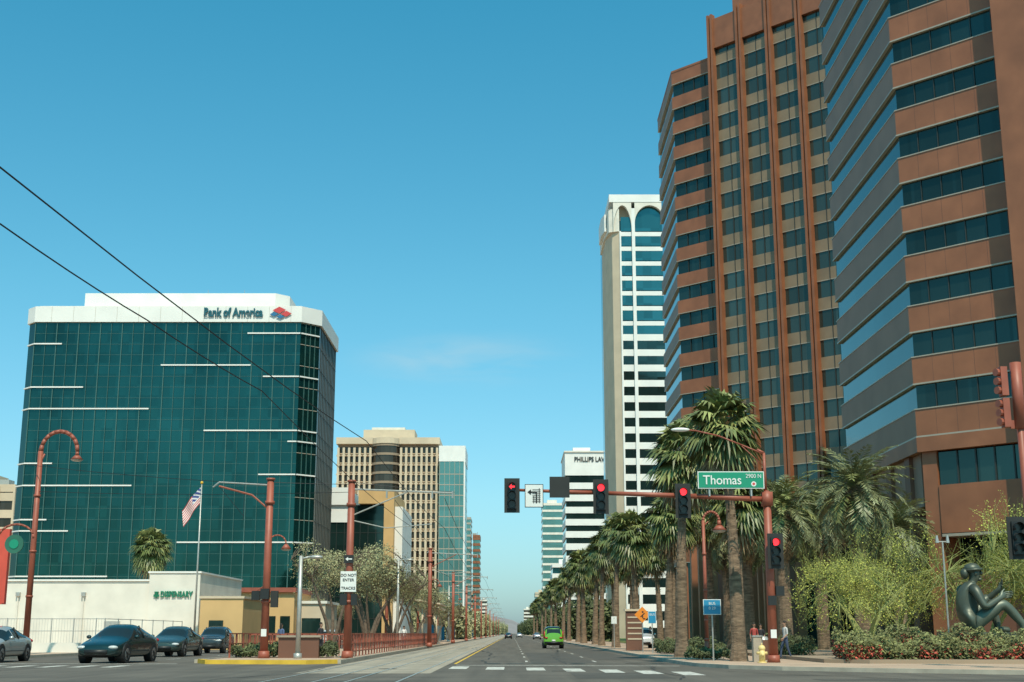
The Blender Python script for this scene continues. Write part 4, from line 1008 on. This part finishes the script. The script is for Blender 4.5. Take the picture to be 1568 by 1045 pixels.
grey_s=M('shirt_grey',(.5,.48,.46),.9); red_s=M('shirt_red',(.4,.07,.06),.9); blue_s=M('shirt_blue',(.08,.12,.22),.9); wht_s=M('shirt_white',(.75,.73,.7),.9); jean=M('jeans',(.05,.07,.12),.9); khak=M('khaki',(.3,.24,.16),.9); blk_s=M('dark_cloth',(.03,.03,.035),.9)
person('pedestrian',(12.95,63.5,.15),rad(-70),grey_s,jean,.22,1.0,.3)
person('pedestrian',(13.75,76,.15),rad(10),red_s,khak,.1,1.0)
person('pedestrian',(14.4,77.5,.15),rad(-20),blk_s,jean,.12,.97)
person('pedestrian',(-10.4,72.8,.15),rad(60),blk_s,blk_s,.05,1.0,.5)
person('pedestrian',(-9.2,114,.15),rad(20),wht_s,jean,.1,1.02)
person('pedestrian',(-13.2,76.5,.15),rad(160),blue_s,khak,.15,.98,longhair=True)
person('pedestrian',(12.2,118,.15),rad(160),wht_s,blk_s,.15,1.0)
# bronze seated statue on plinth
def statue():
    e=empty('bronze_statue',(20.75,60.8,1.40)); e.scale=(3.55,)*3
    J={'pel':((0,0,.14),(.16,.15)),'wai':((-.01,0,.27),(.13,.14)),'che':((.02,0,.44),(.13,.17)),'clav':((.06,0,.56),(.08,.1)),'nk':((.09,0,.62),.055),'hd0':((.125,0,.68),(.075,.07)),'hd1':((.13,0,.76),(.085,.078)),'hd2':((.12,0,.82),(.06,.055))}
    B=[('pel','wai',0),('wai','che',0),('che','clav',0),('clav','nk',0),('nk','hd0',0),('hd0','hd1',0),('hd1','hd2',0)]
    for k,s in (('n',-1),('f',1)):
        J['sh'+k]=((.06,s*.19,.53),.07)
        if s<0:
            J['el'+k]=((.14,s*.27,.30),.052); J['wr'+k]=((.36,s*.18,.42),.036); J['pa'+k]=((.42,s*.15,.46),(.04,.03)); hd=(.8,.2,.1)
            J['hi'+k]=((.06,s*.12,.12),.115); J['kn'+k]=((.42,s*.15,.37),.082); J['an'+k]=((.66,s*.15,.08),.05); J['he'+k]=((.64,s*.15,.04),.045); J['to'+k]=((.82,s*.16,.03),(.05,.035))
        else:
            J['el'+k]=((.26,s*.22,.36),.052); J['wr'+k]=((.42,s*.1,.50),.036); J['pa'+k]=((.46,s*.05,.54),(.04,.03)); hd=(.3,-.4,.9)
            J['hi'+k]=((.06,s*.12,.12),.115); J['kn'+k]=((.34,s*.2,.46),.08); J['an'+k]=((.44,s*.16,.09),.05); J['he'+k]=((.42,s*.16,.04),.045); J['to'+k]=((.60,s*.17,.03),(.05,.035))
        B+=[('clav','sh'+k,0),('sh'+k,'el'+k,0),('el'+k,'wr'+k,0),('wr'+k,'pa'+k,0),('pel','hi'+k,0),('hi'+k,'kn'+k,0),('kn'+k,'an'+k,0),('an'+k,'he'+k,0),('he'+k,'to'+k,0)]
        hand(J,B,'pa'+k,J['pa'+k][0],hd,(0,0,1),0,1.15)
    skin_fig('statue',J,B,e,[bronze],2)
    b=MB()
    b.ell((.105,0,.80),(.105,.095,.075),bronze,16,10); b.cyl((.12,0,.775),(.118,0,.80),.118,.115,bronze,18); b.ell((.0,0,.735),(.05,.06,.07),bronze)
    b.ell((.215,0,.745),(.022,.016,.028),bronze,8,6); b.ell((.2,0,.70),(.02,.03,.01),bronze,8,6); b.ell((.19,0,.665),(.03,.035,.025),bronze,8,6)
    for s in (-1,1): b.ell((.198,s*.032,.765),(.012,.016,.009),black,8,6); b.ell((.12,s*.08,.74),(.022,.012,.032),bronze,8,6)
    b.obj('head_details',e,True)
    b=MB(); b.box(-.28,1.1,-.42,.42,-.06,-.002,bronze); b.box(-.24,1.05,-.38,.38,-.36,-.062,brown_d); b.obj('plinth',e)
statue()
e=empty('plaza_lamp'); b=MB(); b.cyl((20.5,62.8,.2),(20.5,62.8,5.6),.05,.04,steel,8); b.tube([(20.25,62.8,5.6),(20.75,62.8,5.6)],.03,steel,6)
for s in (-.25,.25): b.cyl((20.5+s,62.8,5.55),(20.5+s,62.8,5.9),.09,.05,steel,8)
b.obj('pole',e)
